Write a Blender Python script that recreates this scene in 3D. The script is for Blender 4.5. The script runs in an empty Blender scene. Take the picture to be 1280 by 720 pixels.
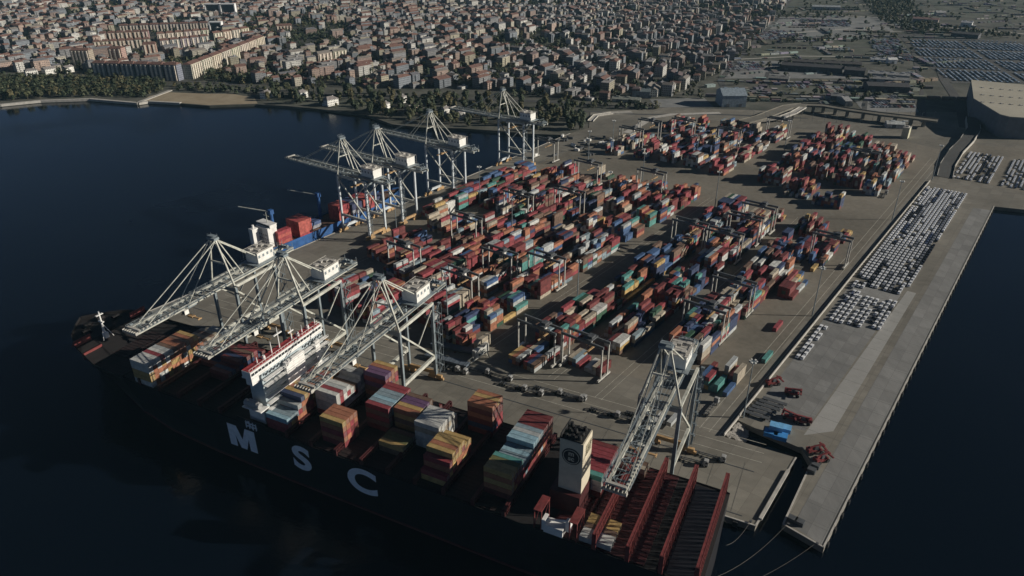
import bpy, bmesh, math, random
from mathutils import Vector, Matrix
random.seed(7)
R = math.radians
sc = bpy.context.scene
col = sc.collection

# ---------------------------------------------------------------- camera, sky, sun, exposure
CAM_H = 225.0; F = 896.0; HOR = -106.0
PITCH = math.atan((360 - HOR) / F)
cam_d = bpy.data.cameras.new('camera'); cam = bpy.data.objects.new('camera', cam_d); col.objects.link(cam)
cam.location = (0, 0, CAM_H); cam.rotation_euler = (math.pi / 2 - PITCH, 0, 0)
cam_d.sensor_width = 36; cam_d.lens = 36 * F / 1280; cam_d.clip_start = 1; cam_d.clip_end = 20000
sc.camera = cam
SUN_AZ, SUN_EL = 93.0, 20.5
w = bpy.data.worlds.new('World'); sc.world = w; w.use_nodes = True
nt = w.node_tree; bg = nt.nodes['Background']
sky = nt.nodes.new('ShaderNodeTexSky'); sky.sky_type = 'NISHITA'; sky.sun_disc = False
sky.sun_elevation = R(SUN_EL); sky.sun_rotation = R(SUN_AZ); sky.altitude = 100; sky.air_density = 0.3; sky.dust_density = 0.1
nt.links.new(sky.outputs[0], bg.inputs[0]); bg.inputs[1].default_value = 0.05
sl = bpy.data.lights.new('sun', 'SUN'); sl.energy = 5.0; sl.angle = R(0.5); sl.color = (1, 0.93, 0.82)
so = bpy.data.objects.new('sun', sl); col.objects.link(so)
sd = Vector((math.sin(R(SUN_AZ)) * math.cos(R(SUN_EL)), math.cos(R(SUN_AZ)) * math.cos(R(SUN_EL)), math.sin(R(SUN_EL))))
so.rotation_euler = sd.to_track_quat('Z', 'Y').to_euler()
sc.view_settings.view_transform = 'Standard'; sc.view_settings.look = 'None'
sc.view_settings.exposure = 0.0; sc.view_settings.gamma = 1
sc.cycles.max_bounces = 6; sc.cycles.volume_bounces = 0; sc.cycles.transparent_max_bounces = 6

# ---------------------------------------------------------------- frames of the place
def at(px, py, z=0.0):            # survey: picture point -> place on the level z
    dx = (px - 640) / F; dy = (py - 360) / F
    d = (dx, math.cos(PITCH) - dy * math.sin(PITCH), -math.sin(PITCH) - dy * math.cos(PITCH))
    t = (z - CAM_H) / d[2]
    return (d[0] * t, d[1] * t)
def proj(x, y, z=0.0):
    zz = z - CAM_H
    fw = y * math.cos(PITCH) - zz * math.sin(PITCH)
    up = y * math.sin(PITCH) + zz * math.cos(PITCH)
    return (640 + F * x / fw, 360 - F * up / fw) if fw > 1 else (-9999, -9999)
class Frame:
    def __init__(s, o, az_v):
        s.o = o; s.v = (math.sin(R(az_v)), math.cos(R(az_v))); s.u = (math.sin(R(az_v + 90)), math.cos(R(az_v + 90)))
        s.rz = -R(az_v)            # local x along u, local y along v
    def __call__(s, u, v): return (s.o[0] + s.u[0] * u + s.v[0] * v, s.o[1] + s.u[1] * u + s.v[1] * v)
    def inv(s, p):
        d = (p[0] - s.o[0], p[1] - s.o[1]); return (d[0] * s.u[0] + d[1] * s.u[1], d[0] * s.v[0] + d[1] * s.v[1])
Q = Frame((72.4, 248.4), 26.0)      # the front quay: u along it, v inland
Y = Frame(at(1030, 685), 37.84)     # the container yard and the pier
W = Frame((-136.4, 529.8), 35.4)    # the west quay: its sea rail at u=0

# ---------------------------------------------------------------- materials
MATS = {}
def mat(name, c, rough=0.7, var=0.25, scale=0.3, metal=0.0, c2=None, bump=0.0, bscale=2.0, stripe=0.0, spec=0.5):
    if name in MATS: return MATS[name]
    m = bpy.data.materials.new(name); m.use_nodes = True; n = m.node_tree; P = n.nodes['Principled BSDF']
    P.inputs['Roughness'].default_value = rough; P.inputs['Metallic'].default_value = metal
    P.inputs['Specular IOR Level'].default_value = spec
    g = n.nodes.new('ShaderNodeNewGeometry')
    t = n.nodes.new('ShaderNodeTexNoise'); t.inputs['Scale'].default_value = scale; t.inputs['Detail'].default_value = 6; t.inputs['Roughness'].default_value = 0.65
    n.links.new(g.outputs['Position'], t.inputs['Vector'])
    mp = n.nodes.new('ShaderNodeMapRange'); mp.inputs[1].default_value = 0.33; mp.inputs[2].default_value = 0.67
    n.links.new(t.outputs['Fac'], mp.inputs[0])
    mx = n.nodes.new('ShaderNodeMix'); mx.data_type = 'RGBA'
    lo = tuple(x * (1 - var) for x in c); hi = tuple(min(1, x * (1 + var)) for x in c) if c2 is None else c2
    mx.inputs[6].default_value = (*lo, 1); mx.inputs[7].default_value = (*hi, 1)
    n.links.new(mp.outputs[0], mx.inputs[0]); n.links.new(mx.outputs[2], P.inputs['Base Color'])
    if bump > 0 or stripe > 0:
        b = n.nodes.new('ShaderNodeBump'); b.inputs['Strength'].default_value = 0.6
        if stripe > 0:
            tc = n.nodes.new('ShaderNodeTexCoord'); wv = n.nodes.new('ShaderNodeTexWave'); wv.inputs['Scale'].default_value = 1.1
            n.links.new(tc.outputs['Object'], wv.inputs['Vector']); n.links.new(wv.outputs['Fac'], b.inputs['Height']); b.inputs['Distance'].default_value = stripe
        else:
            t2 = n.nodes.new('ShaderNodeTexNoise'); t2.inputs['Scale'].default_value = bscale; t2.inputs['Detail'].default_value = 4
            n.links.new(g.outputs['Position'], t2.inputs['Vector']); n.links.new(t2.outputs['Fac'], b.inputs['Height']); b.inputs['Distance'].default_value = bump
        n.links.new(b.outputs[0], P.inputs['Normal'])
    MATS[name] = m; return m

def ground_mat(name, c, c2, s1=0.012, s2=0.25, rough=0.9, s3=3.0, stretch=None, slab=None):
    """Two scales of stain over a base colour."""
    m = bpy.data.materials.new(name); m.use_nodes = True; n = m.node_tree; P = n.nodes['Principled BSDF']
    P.inputs['Roughness'].default_value = rough; P.inputs['Specular IOR Level'].default_value = 0.25
    g = n.nodes.new('ShaderNodeNewGeometry'); mpn = n.nodes.new('ShaderNodeMapping')
    mpn.inputs['Rotation'].default_value = (0, 0, R(37.84))
    if stretch: mpn.inputs['Scale'].default_value = stretch
    n.links.new(g.outputs['Position'], mpn.inputs[0])
    out = None
    for s, lo, hi, k in ((s1, .38, .62, 1.0), (s2, .35, .65, .5), (s3, .3, .7, .3)):
        t = n.nodes.new('ShaderNodeTexNoise'); t.inputs['Scale'].default_value = s; t.inputs['Detail'].default_value = 5; t.inputs['Roughness'].default_value = 0.6
        n.links.new(mpn.outputs[0], t.inputs['Vector'])
        mr = n.nodes.new('ShaderNodeMapRange'); mr.inputs[1].default_value = lo; mr.inputs[2].default_value = hi
        mr.inputs[3].default_value = 0; mr.inputs[4].default_value = k; n.links.new(t.outputs['Fac'], mr.inputs[0])
        if out is None: out = mr.outputs[0]
        else:
            a = n.nodes.new('ShaderNodeMath'); a.operation = 'ADD'; n.links.new(out, a.inputs[0]); n.links.new(mr.outputs[0], a.inputs[1]); out = a.outputs[0]
    d = n.nodes.new('ShaderNodeMath'); d.operation = 'MULTIPLY'; d.inputs[1].default_value = 1 / 1.8; n.links.new(out, d.inputs[0])
    mx = n.nodes.new('ShaderNodeMix'); mx.data_type = 'RGBA'; mx.inputs[6].default_value = (*c, 1); mx.inputs[7].default_value = (*c2, 1)
    n.links.new(d.outputs[0], mx.inputs[0]); colr = mx.outputs[2]
    if slab:                                   # each poured slab weathers to its own grey
        br = n.nodes.new('ShaderNodeTexBrick'); br.inputs['Scale'].default_value = 1; br.inputs['Brick Width'].default_value = slab[0]; br.inputs['Row Height'].default_value = slab[1]; br.inputs['Mortar Size'].default_value = .08; br.offset = 0
        br.inputs['Color1'].default_value = (.86, .86, .86, 1); br.inputs['Color2'].default_value = (1.08, 1.08, 1.08, 1); br.inputs['Mortar'].default_value = (.7, .7, .7, 1)
        mp2 = n.nodes.new('ShaderNodeMapping'); mp2.inputs['Rotation'].default_value = (0, 0, R(37.84)); n.links.new(g.outputs['Position'], mp2.inputs[0]); n.links.new(mp2.outputs[0], br.inputs['Vector'])
        mu = n.nodes.new('ShaderNodeMix'); mu.data_type = 'RGBA'; mu.blend_type = 'MULTIPLY'; mu.inputs[0].default_value = 1; n.links.new(colr, mu.inputs[6]); n.links.new(br.outputs['Color'], mu.inputs[7]); colr = mu.outputs[2]
    n.links.new(colr, P.inputs['Base Color'])
    MATS[name] = m; return m

def tint_mat(name, rough=0.7, var=0.25, scale=0.4, windows=False):
    """Colour comes from the mesh's own 'tint' attribute (paint colour of each piece), weathered by noise."""
    m = bpy.data.materials.new(name); m.use_nodes = True; n = m.node_tree; P = n.nodes['Principled BSDF']
    P.inputs['Roughness'].default_value = rough
    a = n.nodes.new('ShaderNodeAttribute'); a.attribute_name = 'tint'
    g = n.nodes.new('ShaderNodeNewGeometry'); t = n.nodes.new('ShaderNodeTexNoise'); t.inputs['Scale'].default_value = scale; t.inputs['Detail'].default_value = 5
    n.links.new(g.outputs['Position'], t.inputs['Vector'])
    mr = n.nodes.new('ShaderNodeMapRange'); mr.inputs[1].default_value = .3; mr.inputs[2].default_value = .7; mr.inputs[3].default_value = 1 - var; mr.inputs[4].default_value = 1 + var
    n.links.new(t.outputs['Fac'], mr.inputs[0])
    vm = n.nodes.new('ShaderNodeVectorMath'); vm.operation = 'SCALE'
    n.links.new(a.outputs['Color'], vm.inputs[0]); n.links.new(mr.outputs[0], vm.inputs['Scale'])
    colr = vm.outputs[0]
    if windows:                      # openings of storeys on walls, from wall coordinates in metres
        uv = n.nodes.new('ShaderNodeUVMap'); uv.uv_map = 'wall'; sp = n.nodes.new('ShaderNodeSeparateXYZ'); n.links.new(uv.outputs[0], sp.inputs[0])
        ms = []
        for k, (per, lo, hi) in enumerate(((2.6, .28, .72), (3.0, .32, .75))):
            dv = n.nodes.new('ShaderNodeMath'); dv.operation = 'DIVIDE'; dv.inputs[1].default_value = per; n.links.new(sp.outputs[k], dv.inputs[0])
            fr = n.nodes.new('ShaderNodeMath'); fr.operation = 'FRACT'; n.links.new(dv.outputs[0], fr.inputs[0])
            g1 = n.nodes.new('ShaderNodeMath'); g1.operation = 'GREATER_THAN'; g1.inputs[1].default_value = lo; n.links.new(fr.outputs[0], g1.inputs[0])
            g2 = n.nodes.new('ShaderNodeMath'); g2.operation = 'LESS_THAN'; g2.inputs[1].default_value = hi; n.links.new(fr.outputs[0], g2.inputs[0])
            mm = n.nodes.new('ShaderNodeMath'); mm.operation = 'MULTIPLY'; n.links.new(g1.outputs[0], mm.inputs[0]); n.links.new(g2.outputs[0], mm.inputs[1]); ms.append(mm)
        mm = n.nodes.new('ShaderNodeMath'); mm.operation = 'MULTIPLY'; n.links.new(ms[0].outputs[0], mm.inputs[0]); n.links.new(ms[1].outputs[0], mm.inputs[1])
        mx = n.nodes.new('ShaderNodeMix'); mx.data_type = 'RGBA'; n.links.new(mm.outputs[0], mx.inputs[0]); n.links.new(colr, mx.inputs[6]); mx.inputs[7].default_value = (.03, .035, .045, 1)
        colr = mx.outputs[2]
    n.links.new(colr, P.inputs['Base Color']); MATS[name] = m; return m

# ---------------------------------------------------------------- mesh builder
class MB:
    def __init__(s): s.v = []; s.f = []; s.mi = []; s.t = []; s.uv = []; s.cm = 0; s.ct = None; s.use_uv = False
    def face(s, idx, uv=None):
        s.f.append(idx); s.mi.append(s.cm); s.t.append(s.ct); s.uv.append(uv)
    def box(s, c, d, rz=0.0, top=True, bottom=True):
        cx, cy, cz = c; hx, hy, hz = d[0] / 2, d[1] / 2, d[2] / 2; b = len(s.v); ca, sa = math.cos(rz), math.sin(rz)
        for z in (-hz, hz):
            for x, y in ((-hx, -hy), (hx, -hy), (hx, hy), (-hx, hy)):
                s.v.append((cx + x * ca - y * sa, cy + x * sa + y * ca, cz + z))
        L = (d[0], d[1], d[0], d[1])
        for i in range(4):
            j = (i + 1) % 4
            s.face((b + i, b + j, b + 4 + j, b + 4 + i), ((0, 0), (L[i], 0), (L[i], d[2]), (0, d[2])) if s.use_uv else None)
        if top: s.face((b + 4, b + 5, b + 6, b + 7))
        if bottom: s.face((b + 3, b + 2, b + 1, b))
        return s
    def beam(s, p, q, w, h=None):
        h = h or w; p = Vector(p); q = Vector(q); d = (q - p)
        if d.length < 1e-5: return s
        d.normalize(); up = Vector((0, 0, 1)) if abs(d.z) < 0.95 else Vector((0, 1, 0))
        x = d.cross(up).normalized(); y = x.cross(d).normalized(); b = len(s.v)
        for e in (p, q):
            for a, c in ((-1, -1), (1, -1), (1, 1), (-1, 1)): s.v.append(tuple(e + x * a * w / 2 + y * c * h / 2))
        for i in range(4):
            j = (i + 1) % 4; s.face((b + i, b + j, b + 4 + j, b + 4 + i))
        s.face((b + 3, b + 2, b + 1, b)); s.face((b + 4, b + 5, b + 6, b + 7)); return s
    def tube(s, p, q, r0, r1=None, n=8):
        r1 = r0 if r1 is None else r1; p = Vector(p); q = Vector(q); d = (q - p).normalized(); up = Vector((0, 0, 1)) if abs(d.z) < 0.95 else Vector((0, 1, 0))
        x = d.cross(up).normalized(); y = x.cross(d).normalized(); b = len(s.v)
        for e, r in ((p, r0), (q, r1)):
            for i in range(n):
                a = 2 * math.pi * i / n; s.v.append(tuple(e + x * math.cos(a) * r + y * math.sin(a) * r))
        for i in range(n):
            j = (i + 1) % n; s.face((b + j, b + i, b + n + i, b + n + j))
        s.face(tuple(b + i for i in range(n))); s.face(tuple(b + n + n - 1 - i for i in range(n))); return s
    def prism(s, poly, z0, z1, side=True, bottom=False):
        b = len(s.v); n = len(poly)
        a = sum(poly[i][0] * poly[(i + 1) % n][1] - poly[(i + 1) % n][0] * poly[i][1] for i in range(n))
        if a < 0: poly = poly[::-1]
        for z in (z0, z1):
            for p in poly: s.v.append((p[0], p[1], z))
        if side:
            for i in range(n):
                j = (i + 1) % n; s.face((b + i, b + j, b + n + j, b + n + i))
        s.face(tuple(b + n + i for i in range(n)))
        if bottom: s.face(tuple(b + n - 1 - i for i in range(n)))
        return s
    def quad(s, *p):
        b = len(s.v); s.v.extend(tuple(x) for x in p); s.face(tuple(range(b, b + len(p)))); return s
    def gable(s, c, L, Wd, z, h, rz=0.0, hip=0.0, over=0.4):
        """pitched roof, ridge along local x, eaves at z"""
        L += 2 * over; Wd += 2 * over; ca, sa = math.cos(rz), math.sin(rz)
        def P(x, y, zz): return (c[0] + x * ca - y * sa, c[1] + x * sa + y * ca, zz)
        b = len(s.v); k = L / 2 - hip
        s.v += [P(-L/2, -Wd/2, z), P(L/2, -Wd/2, z), P(L/2, Wd/2, z), P(-L/2, Wd/2, z), P(-k, 0, z + h), P(k, 0, z + h)]
        for f in ((0, 1, 5, 4), (2, 3, 4, 5), (1, 2, 5), (3, 0, 4), (3, 2, 1, 0)): s.face(tuple(b + i for i in f))
        return s
    def mesh(s, name, mats):
        me = bpy.data.meshes.new(name); me.from_pydata(s.v, [], s.f)
        for m in (mats if isinstance(mats, (list, tuple)) else [mats]): me.materials.append(m)
        if any(s.mi): me.polygons.foreach_set('material_index', s.mi)
        if s.t and s.t[0] is not None:
            ca = me.color_attributes.new('tint', 'FLOAT_COLOR', 'CORNER'); d = []
            for f, t in zip(s.f, s.t): d.extend((t[0], t[1], t[2], 1.0) * len(f))
            ca.data.foreach_set('color', d)
        if s.use_uv:
            ul = me.uv_layers.new(name='wall'); d = []
            for f, u in zip(s.f, s.uv):
                if u: 
                    for a in u: d.extend(a)
                else: d.extend((0.0, 0.0) * len(f))
            ul.data.foreach_set('uv', d)
        me.update(); return me
    def build(s, name, mats, parent=None, loc=(0, 0, 0), rz=0.0, kind=None):
        o = bpy.data.objects.new(name, s.mesh(name, mats)); col.objects.link(o)
        o.location = loc; o.rotation_euler = (0, 0, rz)
        if parent: o.parent = parent
        if kind: o['kind'] = kind
        return o
def tag(o, label, cat, group=None):
    if label: o['label'] = label
    if cat: o['category'] = cat
    if group: o['group'] = group
    return o
def thing(name, label, cat, loc=(0, 0, 0), rz=0.0, group=None):
    o = bpy.data.objects.new(name, None); col.objects.link(o); o.location = loc; o.rotation_euler = (0, 0, rz); o.empty_display_size = 1
    return tag(o, label, cat, group)
def dup(root, loc, rz, label=None, group=None):
    kids = {}
    def cp(o, par):
        c = o.copy(); col.objects.link(c); c.parent = par
        for ch in CH.get(o.name, ()): cp(ch, c)
        return c
    CH = {}
    for o in root.children_recursive: CH.setdefault(o.parent.name, []).append(o)
    r = cp(root, None); r.location = loc; r.rotation_euler = (0, 0, rz)
    if label: r['label'] = label
    if group: r['group'] = group
    return r
ORD = ['first', 'second', 'third', 'fourth', 'fifth', 'sixth', 'seventh', 'eighth', 'ninth', 'tenth', 'eleventh', 'twelfth', 'thirteenth', 'fourteenth', 'fifteenth', 'sixteenth', 'seventeenth', 'eighteenth', 'nineteenth', 'twentieth'] + ['twenty-' + x for x in ('first', 'second', 'third', 'fourth', 'fifth', 'sixth', 'seventh', 'eighth', 'ninth')] + ['thirtieth'] + ['thirty-' + x for x in ('first', 'second', 'third', 'fourth', 'fifth', 'sixth', 'seventh', 'eighth', 'ninth')] + ['fortieth']
def inside(x, y, poly):
    c = False; n = len(poly); j = n - 1
    for i in range(n):
        if (poly[i][1] > y) != (poly[j][1] > y) and x < (poly[j][0] - poly[i][0]) * (y - poly[i][1]) / (poly[j][1] - poly[i][1]) + poly[i][0]: c = not c
        j = i
    return c

# paints and surfaces
M_CONC = ground_mat('quay_concrete', (.125, .117, .098), (.245, .228, .192), stretch=(.5, 1, 1), slab=(9, 14))
M_PIER = ground_mat('pier_concrete', (.145, .145, .14), (.27, .268, .255), stretch=(1, .35, 1), slab=(6, 12))
M_PIERL = ground_mat('pier_light_concrete', (.26, .257, .24), (.36, .355, .335))
M_ASPH = ground_mat('yard_asphalt', (.11, .100, .080), (.235, .212, .172))
M_ROAD = ground_mat('road_asphalt', (.06, .06, .06), (.10, .10, .095))
M_LAND = ground_mat('land_surface', (.045, .05, .038), (.14, .135, .115), s1=.02, s2=.09, s3=.5)
M_CITY = ground_mat('city_ground', (.025, .03, .022), (.085, .08, .07), s1=.03, s2=.2)
M_FIELD = ground_mat('field_soil', (.15, .155, .155), (.26, .26, .25), s1=.02, s2=.08)
M_GREEN = ground_mat('rough_grass', (.05, .058, .042), (.14, .142, .115), s1=.025, s2=.12)
M_SAND = ground_mat('beach_sand', (.26, .21, .14), (.36, .30, .21), s1=.05, s2=.3)
M_WALL = mat('sea_wall_concrete', (.22, .21, .19), .9, .25, .15)
M_KERB = mat('pale_concrete', (.42, .40, .36), .9, .2, .3)
M_CWHITE = mat('crane_cream_paint', (.44, .44, .38), .5, .3, .25, c2=(.60, .60, .53))
M_CGREY = mat('crane_grey_paint', (.20, .235, .25), .5, .25, .25)
M_CDARK = mat('dark_steel', (.07, .075, .08), .6, .3, .5)
M_HOUSE = mat('machinery_white', (.74, .73, .68), .5, .12, .3)
M_YEL = mat('crane_yellow_bogie', (.42, .27, .13), .7, .3, .5)
M_RED = mat('red_paint', (.36, .05, .05), .5, .3, .5)
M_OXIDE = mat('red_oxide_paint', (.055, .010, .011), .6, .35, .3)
M_OXLIT = mat('red_oxide_lit', (.16, .032, .030), .6, .35, .6)  # brighter copy of the red oxide, lit tone put into the colour
M_HULLB = mat('hull_black', (.010, .010, .013), .45, .3, .2)
M_HULLR = mat('hull_antifouling', (.10, .02, .02), .7, .3, .2)
M_BLUE = mat('blue_ship_paint', (.025, .09, .25), .5, .3, .2)
M_WHITE = mat('ship_white', (.72, .71, .68), .5, .12, .3)
M_LETTER = mat('letter_white', (.80, .82, .84), .6, .1, .4)
M_GLASS = mat('dark_glass', (.02, .025, .03), .15, .2, 1)
M_TYRE = mat('tyre_rubber', (.02, .02, .02), .9, .2, 2)
M_RUST = mat('rusty_steel', (.16, .09, .06), .8, .4, .4)
M_FUN = mat('funnel_cream', (.56, .50, .38), .6, .12, .2)
M_PALEB = mat('deckhouse_pale', (.38, .44, .46), .5, .15, .3)
M_ROCK = mat('rock_grey', (.34, .32, .29), .9, .35, .8)
M_BARK = mat('bark', (.09, .065, .045), .9, .3, 2)
M_LEAFA = mat('leaf_dark', (.030, .042, .018), .8, .45, .25)
M_LEAFC = mat('leaf_autumn_olive', (.085, .075, .032), .8, .4, .25)
M_LEAFB = mat('leaf_olive', (.055, .060, .026), .8, .45, .25)
M_TINT = tint_mat('container_paint', .6, .35, .5)
M_TWALL = tint_mat('plastered_wall', .85, .18, .3, windows=True)
M_TROOF = tint_mat('roof_covering', .85, .3, .4)
M_TCAR = tint_mat('car_paint', .25, .08, .5)

# ---------------------------------------------------------------- water, ground, quays
wm = bpy.data.materials.new('sea_water'); wm.use_nodes = True; n = wm.node_tree; P = n.nodes['Principled BSDF']
P.inputs['Base Color'].default_value = (.002, .0045, .009, 1); P.inputs['Roughness'].default_value = .16; P.inputs['IOR'].default_value = 1.33
g = n.nodes.new('ShaderNodeNewGeometry'); t1 = n.nodes.new('ShaderNodeTexNoise'); t1.inputs['Scale'].default_value = .35; t1.inputs['Detail'].default_value = 5
b1 = n.nodes.new('ShaderNodeBump'); b1.inputs['Strength'].default_value = .35; b1.inputs['Distance'].default_value = .35
n.links.new(g.outputs['Position'], t1.inputs['Vector']); n.links.new(t1.outputs['Fac'], b1.inputs['Height']); n.links.new(b1.outputs[0], P.inputs['Normal'])
t3 = n.nodes.new('ShaderNodeTexNoise'); t3.inputs['Scale'].default_value = .006; t3.inputs['Detail'].default_value = 4; mr3 = n.nodes.new('ShaderNodeMapRange')
mr3.inputs[1].default_value = .35; mr3.inputs[2].default_value = .65; mr3.inputs[3].default_value = .08; mr3.inputs[4].default_value = .30
n.links.new(g.outputs['Position'], t3.inputs['Vector']); n.links.new(t3.outputs['Fac'], mr3.inputs[0]); n.links.new(mr3.outputs[0], P.inputs['Roughness'])
mr4 = n.nodes.new('ShaderNodeMapRange'); mr4.inputs[1].default_value = .35; mr4.inputs[2].default_value = .65; mr4.inputs[3].default_value = .2; mr4.inputs[4].default_value = .7
n.links.new(t3.outputs['Fac'], mr4.inputs[0]); n.links.new(mr4.outputs[0], b1.inputs['Strength'])
MB().quad((-6000, -300, -3), (6000, -300, -3), (6000, 6000, -3), (-6000, 6000, -3)).build('sea_water', wm, kind='structure')

def P2(pts): return [at(x, y) for x, y in pts]
_c = Q(0, -14.5)
wq0 = W(-3.5, 0)
# south-west corner: west quay edge meets the front quay edge
cw, cq = W.v, Q.u
det = cw[0] * (-cq[1]) + cq[0] * cw[1]
rx, ry = _c[0] - wq0[0], _c[1] - wq0[1]
tW = (rx * (-cq[1]) + cq[0] * ry) / det
SWv = tW
sw_a = W(-3.5, SWv + 14); 
_p = (wq0[0] + cw[0] * tW, wq0[1] + cw[1] * tW); uS = Q.inv(_p)[0]
sw_b = Q(uS + 12, -14.5)
CORN_A = at(945, 655); BAS_B = at(995, 572)
E_ = at(1030, 685); F_ = Y(0, Y.inv(at(1243, 258))[1])
QEND = Q.inv(CORN_A)[0]
port = [W(-3.5, W.inv(at(720, 168))[1]), sw_a, sw_b, Q(QEND, -14.5), BAS_B, at(905, 546), at(922, 525), at(957, 541), at(1003, 561), at(1014, 580), at(978, 655), E_, F_,
        at(1290, 263), at(1500, 285), at(1500, 170), at(1240, 140), at(1170, 140), at(1000, 140), at(840, 134), at(738, 140), at(736, 160)]
MB().prism(port, -7, 0).build('port_pavement', [M_CONC], kind='structure')
coast = P2([(-500, 136), (-60, 133), (0, 131), (50, 126), (112, 124), (172, 129), (185, 127), (225, 129), (262, 132), (320, 130), (357, 132), (400, 136), (430, 140), (460, 144), (490, 155), (527, 159), (575, 160), (620, 163), (665, 167), (722, 169)])
land = [(-6000, coast[0][1])] + coast + [Y(-350, 440), Y(-60, 440), Y(-20, 560), at(1480, 250), (6000, at(1480, 250)[1]), (6000, 6000), (-6000, 6000)]
MB().prism(land, -7, -0.3).build('ground', [M_LAND], kind='structure')
def sheet(name, pts, z, m, kind='structure'): return MB().prism(pts, z, z, side=False).build(name, m, kind=kind)
sheet('yard_asphalt', [Y(-385, 130), Y(-340, 30), Y(-320, 0), Y(-200, 12), Y(-186, 40), Y(-92, 66), Y(-66, 72), Y(-64, 640), Y(-120, 660), Y(-352, 600), Y(-385, 480)], .02, M_ASPH)
PIERW = 17.5
sheet('pier_roadway', [Y(-14, 4), Y(-1.2, 1), Y(-1.2, 468), Y(-14, 466)], .03, M_PIER)
sheet('pier_light_strip', [Y(-29.5, 66), Y(-19, 78), Y(-18.5, 262), Y(-24, 262)], .035, M_PIERL)
sheet('pier_apron', [Y(-56, 62), Y(-30, 70), Y(-26, 252), Y(-57, 252)], .028, M_PIER)
# city ground patch, beach, fields
cityp_px = [(-700, 84), (60, 90), (120, 94), (235, 99), (330, 106), (450, 110), (620, 112), (640, 121), (740, 126), (832, 120), (870, 104), (900, 92), (930, 62), (960, 32), (985, 2), (1010, -30), (-300, -30), (-700, -30)]
sheet('city_ground', P2(cityp_px), -.2, M_CITY)
sheet('beach', P2([(176, 128), (186, 120), (210, 115), (255, 117), (290, 117), (318, 122), (322, 129.2), (262, 131.2), (225, 128.4), (186, 126.4)]), -.2, M_SAND)
mb = MB()
for a, b in zip(coast[1:7], coast[2:8]): mb.beam((a[0], a[1] + 2, -1), (b[0], b[1] + 2, -1), 5, 3)
mb.beam((*at(172, 128.5), -.5), (*at(213, 113), -.5), 6, 2)
mb.build('sea_wall', M_KERB, kind='structure')
for i, (pts, m, nm) in enumerate((
    ([(905, 22), (1060, 20), (1090, 48), (1000, 52), (925, 44)], M_FIELD, 'field'), ([(1025, 22), (1100, 21), (1118, 40), (1030, 40)], M_FIELD, 'field'),
    ([(940, 58), (1120, 46), (1135, 62), (1060, 72), (950, 74)], M_GREEN, 'field'), ([(905, 76), (970, 76), (1080, 88), (1078, 98), (900, 98)], M_FIELD, 'field'),
    ([(1065, 122), (1140, 124), (1150, 142), (1080, 140)], M_FIELD, 'dirt_lot'), ([(960, 100), (1150, 104), (1160, 120), (965, 118)], M_GREEN, 'field'),
    ([(740, 142), (830, 142), (812, 166), (745, 160)], M_GREEN, 'rough_ground'), ([(812, 124), (880, 122), (893, 134), (820, 134)], M_FIELD, 'dirt_lot'),
    ([(1120, 42), (1330, 55), (1360, 104), (1190, 104), (1150, 75)], M_ROAD, 'car_park'), ([(1190, 178), (1330, 190), (1320, 250), (1196, 222)], M_ASPH, 'car_park'),
    ([(1140, -20), (1330, -15), (1330, 30), (1180, 20)], M_GREEN, 'field'), ([(900, -25), (1080, -25), (1060, 12), (920, 14)], M_GREEN, 'field'),
    ([(330, 122), (470, 122), (470, 138), (395, 133), (350, 130)], M_GREEN, 'rough_grass'))):
    sheet(nm, P2(pts), (.02 if nm in ('car_park',) and i > 8 else -.15) + .01 * (i % 7), m)
def strip(name, pts, wd, z, m, zs=None, thick=0, parent=None, kind='structure'):
    pts = [Vector((*p, 0)) for p in pts]; L = []; Rr = []
    for i, p in enumerate(pts):
        d = (pts[min(i + 1, len(pts) - 1)] - pts[max(i - 1, 0)]).normalized(); nn = Vector((-d.y, d.x, 0)); L.append(p + nn * wd / 2); Rr.append(p - nn * wd / 2)
    mb = MB(); zs = zs or [z] * len(pts)
    for i in range(len(pts) - 1):
        a, b, c, d = L[i], Rr[i], Rr[i + 1], L[i + 1]
        mb.quad((a.x, a.y, zs[i]), (b.x, b.y, zs[i]), (c.x, c.y, zs[i + 1]), (d.x, d.y, zs[i + 1]))
        if thick:
            mb.quad((a.x, a.y, zs[i] - thick), (d.x, d.y, zs[i+1] - thick), (c.x, c.y, zs[i+1] - thick), (b.x, b.y, zs[i] - thick))
            mb.quad((a.x, a.y, zs[i]), (d.x, d.y, zs[i+1]), (d.x, d.y, zs[i+1] - thick), (a.x, a.y, zs[i] - thick))
            mb.quad((b.x, b.y, zs[i] - thick), (c.x, c.y, zs[i+1] - thick), (c.x, c.y, zs[i+1]), (b.x, b.y, zs[i]))
            for q in (a, b): mb.beam((q.x, q.y, zs[i] + .5), ((d if q is a else c).x, (d if q is a else c).y, zs[i + 1] + .5), .4, 1)
    return mb.build(name, m, parent=parent, kind=None if parent else kind)
strip('road', P2([(600, 124), (690, 127), (780, 134), (900, 137), (1000, 141), (1100, 143), (1170, 150)]), 12, -.06, M_ROAD)
strip('road', P2([(700, 137), (800, 143), (900, 143), (1010, 148)]), 7, .03, M_ROAD)
strip('road', P2([(-100, 93), (60, 95), (180, 98), (300, 106), (330, 112), (480, 122), (600, 124)]), 9, -.07, M_ROAD)
strip('road', P2([(1206, 160), (1200, 130), (1180, 100), (1165, 60), (1120, 20), (1090, -10)]), 12, .04, M_ROAD)
strip('road', P2([(900, 54), (1000, 56), (1100, 60), (1160, 66)]), 9, -.04, M_ROAD)
strip('road', P2([(880, 30), (1000, 16), (1100, 22), (1180, 34), (1300, 44)]), 9, -.05, M_KERB)
strip('road', P2([(960, 118), (1060, 118), (1160, 122)]), 8, -.045, M_ROAD)
strip('road', P2([(930, 100), (1060, 104), (1160, 110)]), 8, -.03, M_ROAD)
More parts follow.
